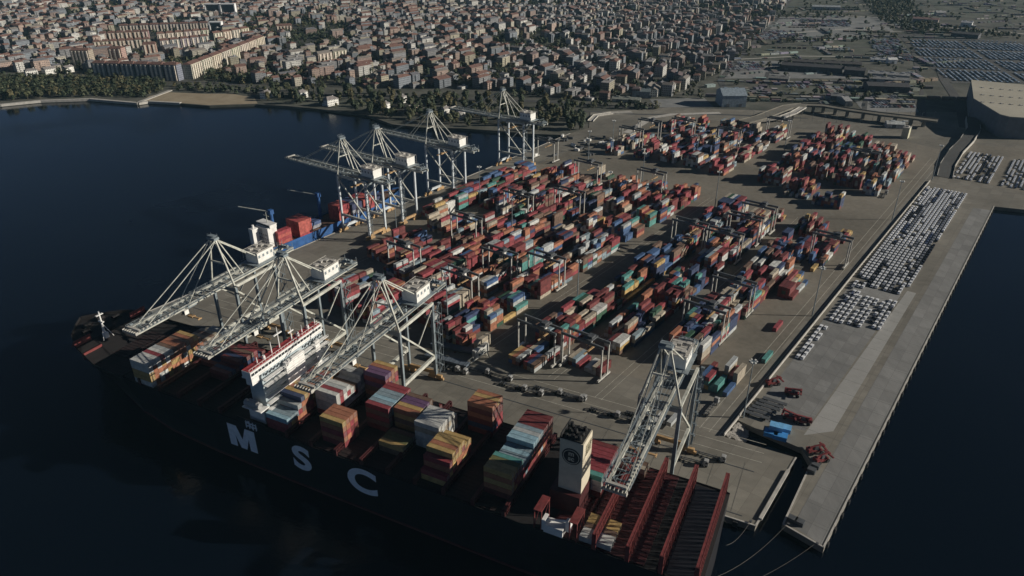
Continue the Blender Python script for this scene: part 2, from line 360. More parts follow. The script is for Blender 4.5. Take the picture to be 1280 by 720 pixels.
strip('road', P2([(915, 130), (900, 100), (935, 60), (968, 28), (995, -10)]), 9, -.035, M_ROAD)

# quay edge details: fenders and cope
mb = MB()
L = Q(QEND, -14.5); 
for u in range(int(uS) + 14, int(QEND), 12):
    p = Q(u, -15.1); mb.box((p[0], p[1], -1.6), (2.2, 1.0, 2.6), Q.rz)
for v in range(4, int(Y.inv(F_)[1]), 10):
    p = Y(.5, v); mb.box((p[0], p[1], -1.4), (.9, 1.8, 2.2), Y.rz)
mb.build('fender_row', M_TYRE, kind='stuff')
mb = MB()
for a, b in ((Q(uS + 12, -14.2), Q(QEND, -14.2)), (Y(-.3, 0), Y(-.3, Y.inv(F_)[1])), (Q(QEND, -14.2), BAS_B), (W(-3.2, SWv + 14), W(-3.2, W.inv(at(720, 168))[1])), (at(978.5, 655), at(1029, 684)), (at(979, 655), at(1013.5, 580))):
    mb.beam((*a, .1), (*b, .1), .7, .35)
mb.build('quay_kerb', M_KERB, kind='structure')
mb = MB()      # wider pale ledge by the little basin
mb.beam((*at(985, 589), .5), (*at(950, 650), .5), 1.4, 1.0); mb.build('basin_ledge', M_KERB, kind='structure')
mb = MB()
for v0, v1, zz in ((-11, 0, .05), (19, 0, .05)):
    a, b = Q(uS + 25, v0), Q(QEND - 6, v0); mb.beam((*a, zz), (*b, zz), .5, .12)
for u0 in (0, 28.5):
    a, b = W(u0, -20), W(u0, 290); mb.beam((*a, .05), (*b, .05), .5, .12)
mb.build('crane_rail', M_CDARK, kind='structure')
# painted lane marks on the front quay and yard road
mb = MB()
for v0 in (27, 34, 41):
    a, b = Q(uS + 30, v0), Q(36, v0); mb.quad((*Q(uS + 30, v0 - .15), .03), (*Q(35, v0 - .15), .03), (*Q(35, v0 + .15), .03), (*Q(uS + 30, v0 + .15), .03))
for u0 in (-62, -67, -72):
    mb.quad((*Y(u0 - .15, 40), .034), (*Y(u0 + .15, 40), .034), (*Y(u0 + .15, 600), .034), (*Y(u0 - .15, 600), .034))
for b_ in range(12):
    u0 = -354 + 30 * b_ + (18 if b_ > 5 else 0); 
    if u0 < -100:
        for du in (-.6, 3.2): mb.quad((*Y(u0 + du, 30), .034), (*Y(u0 + du + .25, 30), .034), (*Y(u0 + du + .25, 350), .034), (*Y(u0 + du, 350), .034))
mb.build('painted_lane_lines', mat('faded_paint', (.40, .38, .32), .8, .4, .5), kind='structure')

rw = random.Random(12); mb = MB()
def streak(Fm, u, v, L, wd, a):
    pts = []; n_ = 9
    for i in range(n_ + 1):
        t = i / n_; w_ = wd * math.sin(math.pi * min(1, max(0.02, t))) ** .5; uu = u + math.sin(a) * L * t + math.sin(t * 5 + a) * .8; vv = v + math.cos(a) * L * t; pts.append((uu, vv, w_))
    for p, q in zip(pts, pts[1:]): mb.quad((*Fm(p[0] - p[2], p[1]), .045), (*Fm(p[0] + p[2], p[1]), .045), (*Fm(q[0] + q[2], q[1]), .045), (*Fm(q[0] - q[2], q[1]), .045))
for k in range(90): streak(Q, rw.uniform(uS + 30, 20), rw.uniform(21, 50), rw.uniform(5, 30), rw.uniform(.12, .5), math.pi / 2 + rw.uniform(-.15, .15))
mb.build('tyre_marks', ground_mat('tyre_wear', (.13, .124, .11), (.22, .21, .185), s2=.6), kind='stuff')
mb = MB()
for v_ in range(10, 460, 12): mb.quad((*Y(-13.5, v_), .05), (*Y(-1.4, v_), .05), (*Y(-1.4, v_ + .18), .05), (*Y(-13.5, v_ + .18), .05))
for v_ in range(72, 250, 14): mb.quad((*Y(-55.5, v_), .05), (*Y(-13.5, v_), .05), (*Y(-13.5, v_ + .15), .05), (*Y(-55.5, v_ + .15), .05))
for u_ in range(int(uS) + 20, 30, 13): mb.quad((*Q(u_, -10.5), .05), (*Q(u_ + .16, -10.5), .05), (*Q(u_ + .16, 24), .05), (*Q(u_, 24), .05))
mb.build('slab_joints', mat('joint_tar', (.10, .098, .09), .9, .3, 1), kind='stuff')

# boundary wall between yard road and car yard
mb = MB(); pl = [at(905, 545), at(922, 524), Y(-60, 62), Y(-59.5, 260), Y(-58, 520)]
for a, b in zip(pl, pl[1:]): mb.beam((*a, .8), (*b, .8), .5, 1.6)
tag(mb.build('boundary_wall', M_KERB), 'long low pale concrete wall between container yard road and car park', 'wall')

# rock slope in the pit by the basin
mb = MB(); rnd = random.Random(3)
for i in range(240):
    a = rnd.random(); b = rnd.random(); p0 = Vector((*at(908, 545), 0)).lerp(Vector((*at(923, 527), 0)), a); p1 = Vector((*at(958, 549), 0)).lerp(Vector((*at(948, 538), 0)), a)
    q = p0.lerp(p1, b * .55); s = rnd.uniform(.7, 1.6); mb.box((q.x, q.y, -.6 - 3.4 * b), (s, s * rnd.uniform(.7, 1.2), s), rnd.random() * 3)
mb.build('rock_slope', M_ROCK, kind='stuff')

# haze
hz = MB().box((0, 2750, 113), (11900, 5900, 236)).build('haze', [], kind='stuff')
hm = bpy.data.materials.new('haze_air'); hm.use_nodes = True; n = hm.node_tree
for nd in list(n.nodes):
    if nd.type == 'BSDF_PRINCIPLED': n.nodes.remove(nd)
pv = n.nodes.new('ShaderNodeVolumePrincipled'); pv.inputs['Color'].default_value = (.42, .76, .94, 1); pv.inputs['Density'].default_value = .00003; pv.inputs['Anisotropy'].default_value = .0
n.links.new(pv.outputs[0], n.nodes['Material Output'].inputs['Volume']); hz.data.materials.append(hm)
# ---------------------------------------------------------------- the big container ship along the front quay
SV = -50.0; DECK = 22.0; BASE = 22.4; TH = 2.6
M_DECKD = mat('deck_near_black', (.007, .005, .005), .8, .4, .3)  # one near-black tone for deck, bulwark and winches
M_HATCH = mat('hatch_shaded_oxide', (.016, .007, .007), .8, .45, .4)  # fore and mid covers: shade between the stacks put into the colour
ship = thing('container_ship', 'huge dark hulled container ship moored along the front quay under white cranes', 'container ship', (*Q(0, 0), 0), Q.rz)
st = [(-322, .4, .2), (-316, 8, .8), (-308, 15.5, 2.5), (-297, 21.5, 6), (-280, 24.6, 12.5), (-258, 25.6, 19), (-232, 25.7, 23.5), (-200, 25.7, 25.2), (-160, 25.7, 25.6), (-100, 25.7, 25.6), (-40, 25.7, 25.5), (0, 25.7, 23.5), (14, 25.7, 20), (26, 25.4, 15), (27.5, 25, 12)]
def hull_ring(s):
    u, d, wl = s; sh = 4.5 if u < -290 else 0; mid = wl + (d - wl) * .35
    return [(u + (3 if u < -310 else 0), -wl, -3.6), (u + (1 if u < -310 else 0), -mid, 8), (u, -d, DECK + sh), (u, d, DECK + sh), (u + (1 if u < -310 else 0), mid, 8), (u + (3 if u < -310 else 0), wl, -3.6)]
mb = MB(); mr = MB()
rings = [hull_ring(s) for s in st]
for r in rings:
    for u, v, z in r: mb.v.append((u, SV + v, z))
for i in range(len(rings) - 1):
    a = i * 6; b = a + 6
    for k in (0, 1, 3, 4): mb.face((a + k, b + k, b + k + 1, a + k + 1))
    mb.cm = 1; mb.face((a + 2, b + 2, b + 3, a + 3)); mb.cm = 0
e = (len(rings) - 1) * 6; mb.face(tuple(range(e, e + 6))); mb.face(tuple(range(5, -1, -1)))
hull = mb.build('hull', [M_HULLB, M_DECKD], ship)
bpy_flip = bmesh.new(); bpy_flip.from_mesh(hull.data); bmesh.ops.recalc_face_normals(bpy_flip, faces=bpy_flip.faces); bpy_flip.to_mesh(hull.data); bpy_flip.free()
mb = MB()     # boot-topping band just proud of the hull, near and far side
for i in range(4, len(st) - 3):
    for sg in (-1, 1):
        a, b = st[i], st[i + 1]
        mb.beam((a[0], SV + sg * (a[2] + .12), -2.6), (b[0], SV + sg * (b[2] + .12), -2.6), .2, 1.6)
mb.build('boot_topping', M_HULLR, hull)
# bulwark and side rail
mb = MB()
for i in range(len(st) - 1):
    for sg in (-1, 1):
        a, b = st[i], st[i + 1]; za = DECK + (4.5 if a[0] < -290 else 0); zb = DECK + (4.5 if b[0] < -290 else 0)
        hgt = 1.4 if a[0] < -270 else .5
        mb.beam((a[0], SV + sg * (a[1] - .15), za + hgt / 2), (b[0], SV + sg * (b[1] - .15), zb + hgt / 2), .25, hgt)
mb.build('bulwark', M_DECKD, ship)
# fore deck: breakwaters, winches, mast
for k, u0 in enumerate((-297, -289.5)):
    z0 = DECK + 4.4 if k == 0 else DECK
    for sg in (-1, 1):
        mb = MB(); mb.beam((u0, SV + sg * 12, z0 + 2.0), (u0, SV + sg * (21.5 + 1.5 * k), z0 + 2.0), .4, 3.6)
        for j in range(4): mb.beam((u0, SV + sg * (13 + 2.8 * j), z0 + 3.4), (u0 - 2.4, SV + sg * (13 + 2.8 * j), z0), .3)
        mb.build('breakwater', M_OXLIT, ship)
mb = MB()
for du, dv in ((-311, -4), (-311, 4), (-305, -9), (-305, 9), (-297, 0)):
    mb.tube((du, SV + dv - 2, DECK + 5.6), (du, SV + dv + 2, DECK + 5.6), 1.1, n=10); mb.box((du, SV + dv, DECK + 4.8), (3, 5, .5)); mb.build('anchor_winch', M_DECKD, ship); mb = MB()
mb = MB(); mb.tube((-292.5, SV - 7, DECK + 4.4), (-292.5, SV - 7, DECK + 20), .7, .35, 8); mb.box((-292.5, SV - 7, DECK + 14), (3.4, 1, .5)); mb.box((-292.5, SV - 7, DECK + 18), (1.2, 4, .35)); mb.box((-291.9, SV - 7, DECK + 6), (2.2, 2.2, 3))
for s in (-1, 1): mb.beam((-292.5, SV - 7, DECK + 13), (-290, SV - 7 + s * 3, DECK + 4.5), .25)
mb.build('foremast', M_WHITE, ship)
# bays: right (aft) ends every 13.2 m
def bay_r(k): return -48.0 - 13.2 * k
fore_bays = [-193 - 13.2 * j for j in range(7)]           # right ends, ahead of the bridge
aft_bays = [-17, -5.2, 7.2, 19.4]
# hatch covers
for ur in [bay_r(k) for k in range(9)] + fore_bays + aft_bays[:3]:
    for j in range(4):
        hb = MB(); wv = 11.9; c = SV - 18.6 + 12.4 * j
        if ur < -260 and j in (0, 3): continue
        hb.box((ur - 6.2, c, DECK + .25), (12.4, wv, .5)); 
        for s in range(-3, 4): hb.box((ur - 6.2, c + s * 2, DECK + .56), (12.0, .25, .14))
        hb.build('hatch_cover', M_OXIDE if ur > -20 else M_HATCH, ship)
# lashing bridges: tall narrow frames across the deck between bays
def lashing(u, z1, z0=DECK, wide=25.4, m=M_OXLIT):
    lb = MB(); n = 24
    for s in (-.55, .55):
        for j in range(n + 1):
            v = SV - wide + 2 * wide * j / n; lb.beam((u + s, v, z0), (u + s, v, z1), .22)
        for z in (z0 + .3, (z0 + z1) / 2, z1): lb.beam((u + s, SV - wide, z), (u + s, SV + wide, z), .25, .3)
        for j in range(0, n, 2):
            v = SV - wide + 2 * wide * j / n; d = 2 * wide / n
            lb.beam((u + s, v, z0), (u + s, v + d, z1), .14); lb.beam((u + s, v + 2 * d, z0), (u + s, v + d, z1), .14)
    for z in ((z0 + z1) / 2, z1): lb.box((u, SV, z), (1.2, 2 * wide, .12))
    for s in (-1, 1): lb.box((u, SV + s * wide, (z0 + z1) / 2), (1.6, .5, z1 - z0))
    return lb.build('lashing_bridge', m, ship)
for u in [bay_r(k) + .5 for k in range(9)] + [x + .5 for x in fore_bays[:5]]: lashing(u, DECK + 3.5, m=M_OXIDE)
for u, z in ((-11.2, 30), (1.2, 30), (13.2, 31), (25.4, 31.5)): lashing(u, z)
# open hold at the stern: flat black slab for the shade inside, with cell guides
mb = MB(); mb.box((19.4, SV, DECK + .06), (10.4, 48, .12)); mb.build('open_hold_shade', M_HULLB, ship)
mb = MB()
for j in range(19):
    v = SV - 23.4 + 2.6 * j
    for u in (14.4, 24.2): mb.beam((u, v, DECK), (u, v, DECK + 2.2), .2)
mb.build('cell_guide', M_OXIDE, ship)
# bridge: slab-sided deckhouse across the deck
U0, U1 = -176.5, -166.5; BT = 48.0
house = MB(); house.box(((U0 + U1) / 2, SV, (DECK + BT) / 2), (U1 - U0 - 2, 40, BT - DECK)); house = house.build('deckhouse', M_PALEB, ship)
for fl in range(8):                       # storeys: walkway slab, railing and window band on the aft face
    z = DECK + 2.2 + fl * 3.1
    mb = MB(); mb.box((U1 + 1.1, SV, z), (2.2, 42, .22)); mb.beam((U1 + 2.1, SV - 21, z + 1.1), (U1 + 2.1, SV + 21, z + 1.1), .1)
    for j in range(13): mb.beam((U1 + 2.1, SV - 21 + j * 3.5, z), (U1 + 2.1, SV - 21 + j * 3.5, z + 1.1), .09)
    mb.build('walkway', M_WHITE, house)
for fl in range(8):
    z = DECK + 3.9 + fl * 3.1
    for j in list(range(-8, -2)) + list(range(3, 9)):
        if fl < 4: continue
        wn = MB(); wn.box((U1 + .03, SV + j * 2.3, z), (.1, 1.2, 1.1)); wn.build('window', M_GLASS, house)
mb = MB(); mb.box((U1 + .9, SV - 2, 40), (1.8, 12, 15)); mb.build('stair_casing', M_WHITE, house)
mb = MB(); mb.box((U1 + .6, SV + 14, 40), (1.2, 3, 14)); mb.build('stair_casing', M_WHITE, house)
mb = MB(); mb.box(((U0 + U1) / 2, SV - 20.15, 39), (8, .3, 16)); mb.build('end_wall', M_PALEB, house)
wing = MB(); wing.box((-170.6, SV - 2, BT + .3), (5.6, 47, .6)); wing.box((-170.6, SV - 2, BT + 3.4), (5.0, 46.6, .4))
wing.box((-173.0, SV - 2, BT + 1.9), (.25, 46.6, 2.8)); wing.box((-168.3, SV - 2, BT + .9), (.25, 46.6, 1.0)); wing.box((-168.3, SV - 2, BT + 3.0), (.25, 46.6, .6))
for s in (-1, 1): wing.box((-170.6, SV - 2 + s * 23.2, BT + 1.9), (5, .25, 3.0)); wing.box((-170, SV - 2 + s * 21, BT - 1.6), (3.4, 4.2, 3.2))
for j in range(23): wing.box((-168.3, SV - 25 + j * 2.08, BT + 2.0), (.22, .22, 1.8))
wing = wing.build('bridge_wing', M_WHITE, ship)
mb = MB(); mb.box((-168.35, SV - 2, BT + 2.05), (.1, 46, 1.3)); mb.box((-173.2, SV - 2, BT + 2.2), (.1, 46, 1.3)); mb.build('window_band', M_GLASS, wing)
mb = MB(); mb.box((-170.9, SV - 2, BT + 3.68), (4.4, 46, .14)); mb.build('roof_deck', M_RED, wing)
mb = MB()
for j in range(24): mb.beam((-168.9, SV - 25 + j * 2.0, BT + 3.6), (-168.9, SV - 25 + j * 2.0, BT + 4.7), .1)
mb.beam((-168.9, SV - 25, BT + 4.7), (-168.9, SV + 21, BT + 4.7), .12)
for v, hh in ((-18, 3), (-9, 6), (-4, 11), (4, 7), (11, 4), (20, 3)): mb.tube((-171, SV + v, BT + 3.6), (-171, SV + v, BT + 3.6 + hh), .35, .15, 6)
mb.box((-171, SV - 4, BT + 11), (.6, 5, .5)); mb.box((-171, SV + 4, BT + 8), (.5, 3.5, .5))
for v in (-14, 8, 15): mb.tube((-171, SV + v, BT + 3.6), (-171, SV + v, BT + 5.4), .9, .6, 8)
mb.build('radar_mast', M_WHITE, wing)
# pale gangway deck and lifeboat under the near wing
mb = MB(); mb.box((-172, SV - 22.5, DECK + 9), (11, 5.5, .5)); mb.box((-172, SV - 22.5, DECK + 5), (9, .4, 8)); mb.build('boat_deck', M_WHITE, ship)
mb = MB(); mb.tube((-176.5, SV - 23.5, DECK + 11), (-168, SV - 23.5, DECK + 11), 1.5, 1.5, 10); mb.box((-172, SV - 23.5, DECK + 12.4), (5, 1.8, 1)); mb.build('lifeboat', mat('lifeboat_pale', (.35, .35, .34), .6), ship)
# funnel with its casing
FU0, FU1, FV0, FV1, FT = -31.6, -22.4, -60, -50.5, 54.5
mb = MB(); mb.box(((FU0 + FU1) / 2 - 1, (FV0 + FV1) / 2, (DECK + 31) / 2), (FU1 - FU0 + 3, FV1 - FV0 + 5, 31 - DECK)); mb.build('engine_casing', M_OXIDE, ship)
mb = MB(); mb.box(((FU0 + FU1) / 2, (FV0 + FV1) / 2, (31 + FT) / 2), (FU1 - FU0, FV1 - FV0, FT - 31)); fun = mb.build('funnel', M_FUN, ship)
mb = MB(); mb.box(((FU0 + FU1) / 2 - .4, (FV0 + FV1) / 2, FT + .25), (FU1 - FU0 - .2, FV1 - FV0 - .6, .5))
for i in range(3):
    for j in range(3): mb.tube((FU0 + 2 + i * 2.6, FV0 + 1.8 + j * 2.9, FT), (FU0 + 1.6 + i * 2.6, FV0 + 1.8 + j * 2.9, FT + 1.5 + .5 * ((i + j) % 3)), .8, .7, 10)
mb.box((FU0 + .3, (FV0 + FV1) / 2, FT + 1.2), (.4, FV1 - FV0, 2.4)); mb.build('exhaust_pipes', mat('soot_black', (.012, .012, .012), .8), fun)
for s in range(5):
    mb = MB(); mb.box((FU1 + .06, FV0 + 5.6, FT - 3.0 - s * 1.0), (.14, 5.6, .5)); mb.build('louvre', mat('louvre_olive', (.22, .20, .13), .8), fun)
# emblem: dark disc with white letters on the near face
M_EMB = mat('emblem_black', (.02, .022, .025), .7)
mb = MB(); mb.tube((FU0 + 4.7, FV0 - .02, FT - 7), (FU0 + 4.7, FV0 - .14, FT - 7), 3.7, n=28); em = mb.build('emblem_disc', M_EMB, fun)
mb = MB(); nseg = 28
for i in range(nseg):
    a = 2 * math.pi * i / nseg; b = 2 * math.pi * (i + 1) / nseg
    mb.beam((FU0 + 4.7 + 3.1 * math.cos(a), FV0 - .2, FT - 7 + 3.1 * math.sin(a)), (FU0 + 4.7 + 3.1 * math.cos(b), FV0 - .2, FT - 7 + 3.1 * math.sin(b)), .26)
mb.build('emblem_ring', M_FUN, em)
def letter(ch, name, size, m, parent, loc, rot, bold=.02, depth=.02, sx=1.0):
    cu = bpy.data.curves.new(name, 'FONT'); cu.body = ch; cu.size = size; cu.offset = bold * size; cu.extrude = depth; cu.align_x = 'CENTER'; cu.align_y = 'CENTER'
    t = bpy.data.objects.new(name, cu); col.objects.link(t); dg = bpy.context.evaluated_depsgraph_get()
    me = bpy.data.meshes.new_from_object(t.evaluated_get(dg)); bpy.data.objects.remove(t); bpy.data.curves.remove(cu)
    o = bpy.data.objects.new(name, me); me.materials.clear(); me.materials.append(m); col.objects.link(o); o.parent = parent; o.location = loc; o.rotation_euler = rot; o.scale = (sx, 1, 1); return o
for ch, dz, s in (('m', 1.4, 3.0), ('sc', -.9, 3.0)):
    letter(ch, 'emblem_letter', s, M_FUN, em, (FU0 + 4.7, FV0 - .24, FT - 7 + dz), (math.pi / 2, 0, 0), .03)
# hull letters
sideV = SV - 25.78
def letter_M(c, wd, h):
    x0, x1 = c - wd / 2, c + wd / 2; t = wd * .27; z0, z1 = 6.4, 6.4 + h; mb = MB(); v = sideV
    pts = [(x0, z0), (x0 + t * .95, z0), (x0 + t * .95, z0 + h * .55), (c - t * .40, z0), (c + t * .40, z0), (x1 - t * .95, z0 + h * .55), (x1 - t * .95, z0), (x1, z0), (x1, z1), (x1 - t * 1.25, z1), (c, z0 + h * .42), (x0 + t * 1.25, z1), (x0, z1)]
    b = len(mb.v)
    for e in (v - .1, v): 
        for x, z in pts: mb.v.append((x, e, z))
    n_ = len(pts); mb.face(tuple(range(n_)))
    for i in range(n_): j = (i + 1) % n_; mb.face((j, i, n_ + i, n_ + j))
    return mb.build('hull_letter', M_LETTER, hull)
letter_M(-181, 16.4, 12.2)
for ch, u in (('S', -146.2), ('C', -113.8)):
    letter(ch, 'hull_letter', 17.2, M_LETTER, hull, (u, sideV - .05, 13.1), (math.pi / 2, 0, 0), .034, .06, 1.28)
# small white crest above the first letter
mb = MB(); cx, cz = -173.5, 24.6
for dx0, dz0, dx1, dz1 in ((-4, 1.5, 4, 1.5), (-4, -.6, 4.5, -.6), (-4, 3, -4, -2.2), (-1.3, 3.4, -1.3, -2.2), (1.5, 3, 1.5, -2.6), (4, 2.6, 4, -2.4), (-3, 3, 1, -2)):
    mb.beam((cx + dx0, sideV - .1, cz + dz0 - 4), (cx + dx1, sideV - .1, cz + dz1 - 4), .25, .7)
# (kept above the letter, on the raised side plating)
pl_ = MB(); pl_.box((cx, SV - 25.55, DECK + 1.2), (16, .3, 3.4)); pl_.build('side_plating', M_HULLB, ship)
for i, q in enumerate(mb.v): mb.v[i] = (cx + (q[0] - cx) * .72, q[1], 23.1 + (q[2] - 22.2) * .72)
mb.build('hull_crest', M_LETTER, hull)
# near-side hose crane and pallets amidships (pale deck machinery by the funnel)
mb = MB(); mb.box((-27, SV - 23.5, DECK + 2.4), (7.5, 4.4, 3.6)); mb.box((-22, SV - 22.5, DECK + 4.6), (2, 2, 5)); mb.tube((-30, SV - 22.5, DECK + 4), (-22, SV - 24, DECK + 8), .4); mb.box((-31, SV - 23.5, DECK + 3.4), (1.4, 3.6, 5)); mb.build('provision_crane', M_WHITE, ship)
for u in (-33.5, -19.5):
    mb = MB()
    for s in (-1.4, 1.4):
        mb.beam((u + s, SV - 24.8, DECK), (u + s, SV - 24.8, DECK + 9), .4); mb.beam((u + s, SV - 17.5, DECK), (u + s, SV - 17.5, DECK + 9), .4); mb.beam((u + s, SV - 24.8, DECK + 9), (u + s, SV - 17.5, DECK + 9), .4); mb.beam((u + s, SV - 24.8, DECK), (u + s, SV - 17.5, DECK + 9), .25)
    mb.box((u, SV - 21, DECK + 9.2), (3.2, 8.4, .3)); mb.build('deck_frame', M_OXLIT, ship)

# ---------------------------------------------------------------- containers
CC = {'crimson': (.27, .035, .045), 'dark red': (.17, .03, .028), 'rust orange': (.36, .13, .06), 'ochre yellow': (.46, .30, .09), 'white': (.55, .55, .51), 'pale grey': (.40, .42, .41),
      'grey blue': (.22, .30, .34), 'royal blue': (.045, .11, .25), 'navy': (.03, .05, .12), 'teal green': (.07, .27, .24), 'brown': (.17, .10, .065), 'beige': (.40, .34, .25), 'purple': (.13, .06, .14), 'dark green': (.03, .09, .05), 'light blue': (.25, .42, .50), 'olive': (.14, .14, .045)}
CC = {k: tuple(x * .84 + .16 * .82 * sum(c) / 3 for x in (q * .9 for q in c)) for k, c in CC.items()}
CM = {k: mat('container_' + k.replace(' ', '_'), c, .55, .22, .6, stripe=.02) for k, c in CC.items()}
def cont_mesh(L=12.19):
    mb = MB(); mb.box((0, 0, 1.3), (L - .24, 2.30, 2.46))
    for sx in (-1, 1):
        for sy in (-1, 1): mb.box((sx * (L / 2 - .11), sy * 1.12, 1.295), (.22, .2, 2.58), 0)
    for sy in (-1, 1): mb.box((0, sy * 1.155, 2.52), (L - .5, .13, .14), 0)
    mb.cm = 1
    for sx in (-1, 1):
        for y in (-.8, -.35, .35, .8): mb.box((sx * (L / 2 - .09), y, 1.3), (.07, .07, 2.2), 0)
        mb.box((sx * (L / 2 - .10), 0, 1.3), (.05, .05, 2.4), 0)
    mb.cm = 0
    return mb
M_BAR = mat('galvanised_bar', (.32, .32, .31), .5, .2, 1)
CMESH = {}
def put_container(color, loc, rz, label, group, L=12.19):
    k = (color, L)
    if k not in CMESH: CMESH[k] = cont_mesh(L).mesh('shipping_container', [CM[color], M_BAR])
    o = bpy.data.objects.new('shipping_container', CMESH[k]); col.objects.link(o); o.location = loc; o.rotation_euler = (0, 0, rz); tag(o, label, 'container', group); return o
stuff_c = MB()
def stuff_container(color, loc, rz, L=12.1):
    c = CC[color]; j = 1 + random.uniform(-.18, .18); stuff_c.ct = tuple(x * j for x in c); stuff_c.box((loc[0], loc[1], loc[2] + 1.29), (L, 2.4, 2.56), rz, bottom=False)
# ship stacks: bay end u, first row v, [(tiers, top colour)...] row by row away from the water
r_, d_, o_, y_, w_, g_, b_, n_, t_, br, be, pu, gb, dg_, lb_, ol = 'crimson', 'dark red', 'rust orange', 'ochre yellow', 'white', 'pale grey', 'royal blue', 'navy', 'teal green', 'brown', 'beige', 'purple', 'grey blue', 'dark green', 'light blue', 'olive'
SH = []
def stack(u, v, rows, where, warm=None): SH.append((u, v, rows, where, warm))
WARM = [o_, r_, o_, d_, r_, br, o_, r_]; COOL = [gb, g_, n_, w_]
stack(bay_r(0), -67, [(5, y_), (5, y_), (5, ol), (5, t_), (4, gb), (4, gb), (4, lb_), (4, gb), (5, lb_), (5, lb_), (5, g_), (5, gb), (5, d_), (5, d_), (5, d_), (5, d_)], 'bay beside the funnel', [r_, o_, r_, d_])
stack(bay_r(2), -71.5, [(2, r_), (4, r_), (5, y_), (5, o_), (5, y_), (5, y_), (4, y_), (4, y_)], 'second bay ahead of the funnel', [o_, r_, y_])
stack(bay_r(2) + 2, -36, [(6, o_), (6, o_), (6, y_), (6, o_)], 'orange quayside block', [d_, r_, n_, r_])
stack(bay_r(3), -55, [(5, w_), (5, w_), (5, w_), (5, g_), (5, w_), (4, w_)], 'white block amidships', [w_, g_, be])
stack(bay_r(4) + 1, -64.5, [(2, y_), (2, ol), (2, ol), (2, br)], 'low olive block amidships', [ol, br])
stack(bay_r(4), -51, [(5, o_), (5, y_), (5, pu), (5, pu), (5, br), (3, br), (3, br), (2, d_)], 'purple and orange block amidships', [o_, y_, br])
stack(bay_r(5), -53.5, [(5, r_), (5, gb), (5, lb_), (5, gb), (5, gb), (5, r_), (5, r_)], 'grey blue block amidships', [br, d_])
stack(bay_r(6) + 1.5, -70, [(5, y_), (5, o_), (5, o_), (5, o_)], 'yellow sided block at the hull letters', [o_, r_, d_, r_])
stack(bay_r(6), -36.5, [(6, pu), (6, pu), (6, o_), (6, y_)], 'purple topped quayside block', [r_, br, o_])
stack(bay_r(7), -55.5, [(5, w_), (5, r_), (5, g_), (5, w_), (4, w_), (4, br), (4, w_), (5, g_), (5, w_), (5, g_)], 'white crimson block behind bridge', [w_, w_, r_, g_])
stack(bay_r(8), -73.5, [(3, lb_), (3, gb), (3, gb), (4, g_), (5, n_), (5, y_), (5, o_), (5, y_), (5, o_), (5, br), (5, o_), (5, r_), (5, o_), (4, br), (4, o_), (3, r_), (3, be)], 'bay just behind the bridge', [o_, y_, r_, br])
stack(fore_bays[3] - 4, -75.0, [(5, w_), (5, g_), (5, w_), (5, r_), (5, w_), (5, g_), (5, br), (5, o_), (5, o_), (5, br), (5, o_), (5, y_), (4, br), (3, br), (3, be), (3, br), (3, be), (2, br), (2, g_), (2, g_)], 'fore bay under first boom', [w_, o_, y_, o_])
stack(fore_bays[1], -56, [(2, d_), (2, n_), (2, d_), (3, d_), (3, n_), (3, d_), (3, br), (3, r_), (2, n_), (2, d_)], 'low dark bay ahead of bridge', [d_, n_])
stack(fore_bays[2], -50, [(1, d_), (1, n_), (2, n_), (2, d_), (2, br), (2, d_), (1, g_)], 'lowest bay ahead of bridge', [d_, n_])
stack(-17.6, -50.2, [(4, r_), (4, r_), (4, r_), (4, r_), (4, r_), (4, r_), (4, r_), (4, d_)], 'flat red block behind the funnel', [w_, r_, d_, r_])
stack(aft_bays[1], -74, [(1, g_), (1, w_), (1, br), (1, y_), (1, y_)], 'after deck, water side', [br])
stack(aft_bays[1], -33, [(2, be), (2, br), (1, be)], 'after deck, quay side', [br])
allc = []
hmap = {}
for u, v, rows, where, warm in SH:
    for i, (n, c) in enumerate(rows): hmap[(round(u / 13.2), round((v + 2.52 * i) / 2.52))] = n
rs = random.Random(11)
for u, v, rows, where, warm in SH:
    for i, (n, c) in enumerate(rows):
        for t in range(n):
            cc = c if t == n - 1 else rs.choice((warm or WARM) + ([c] if rs.random() < .3 else []))
            if i == 0 and t < n - 1 and warm is None: cc = c
            nb = rows[i - 1][0] if i else 0
            pri = (2 if t == n - 1 else 0) + (1 if nb <= t else 0) + t * .4
            allc.append((pri, u, v + 2.52 * i, t, n, i, cc, where))
            if where.startswith('flat red') and i == 0 and t == n - 1: allc[-1] = (9, u, v, t, n, i, t_, where)
allc.sort(key=lambda a: -a[0])
TIER = ['bottom', 'second', 'third', 'fourth', 'fifth', 'sixth']
for k, (pri, u, v, t, n, i, c, where) in enumerate(allc):
    x, y = Q(u - 6.1, v + 1.25); z = BASE + .2 + t * 2.62
    if k < 200:
        tn = 'top' if t == n - 1 else (TIER[t] if t else 'bottom')
        put_container(c, (x, y, z), Q.rz, f'{c} container, {ORD[i]} row, {tn} tier, {where}', 'containers stacked on the big ship')
    else: stuff_container(c, (x, y, z), Q.rz)

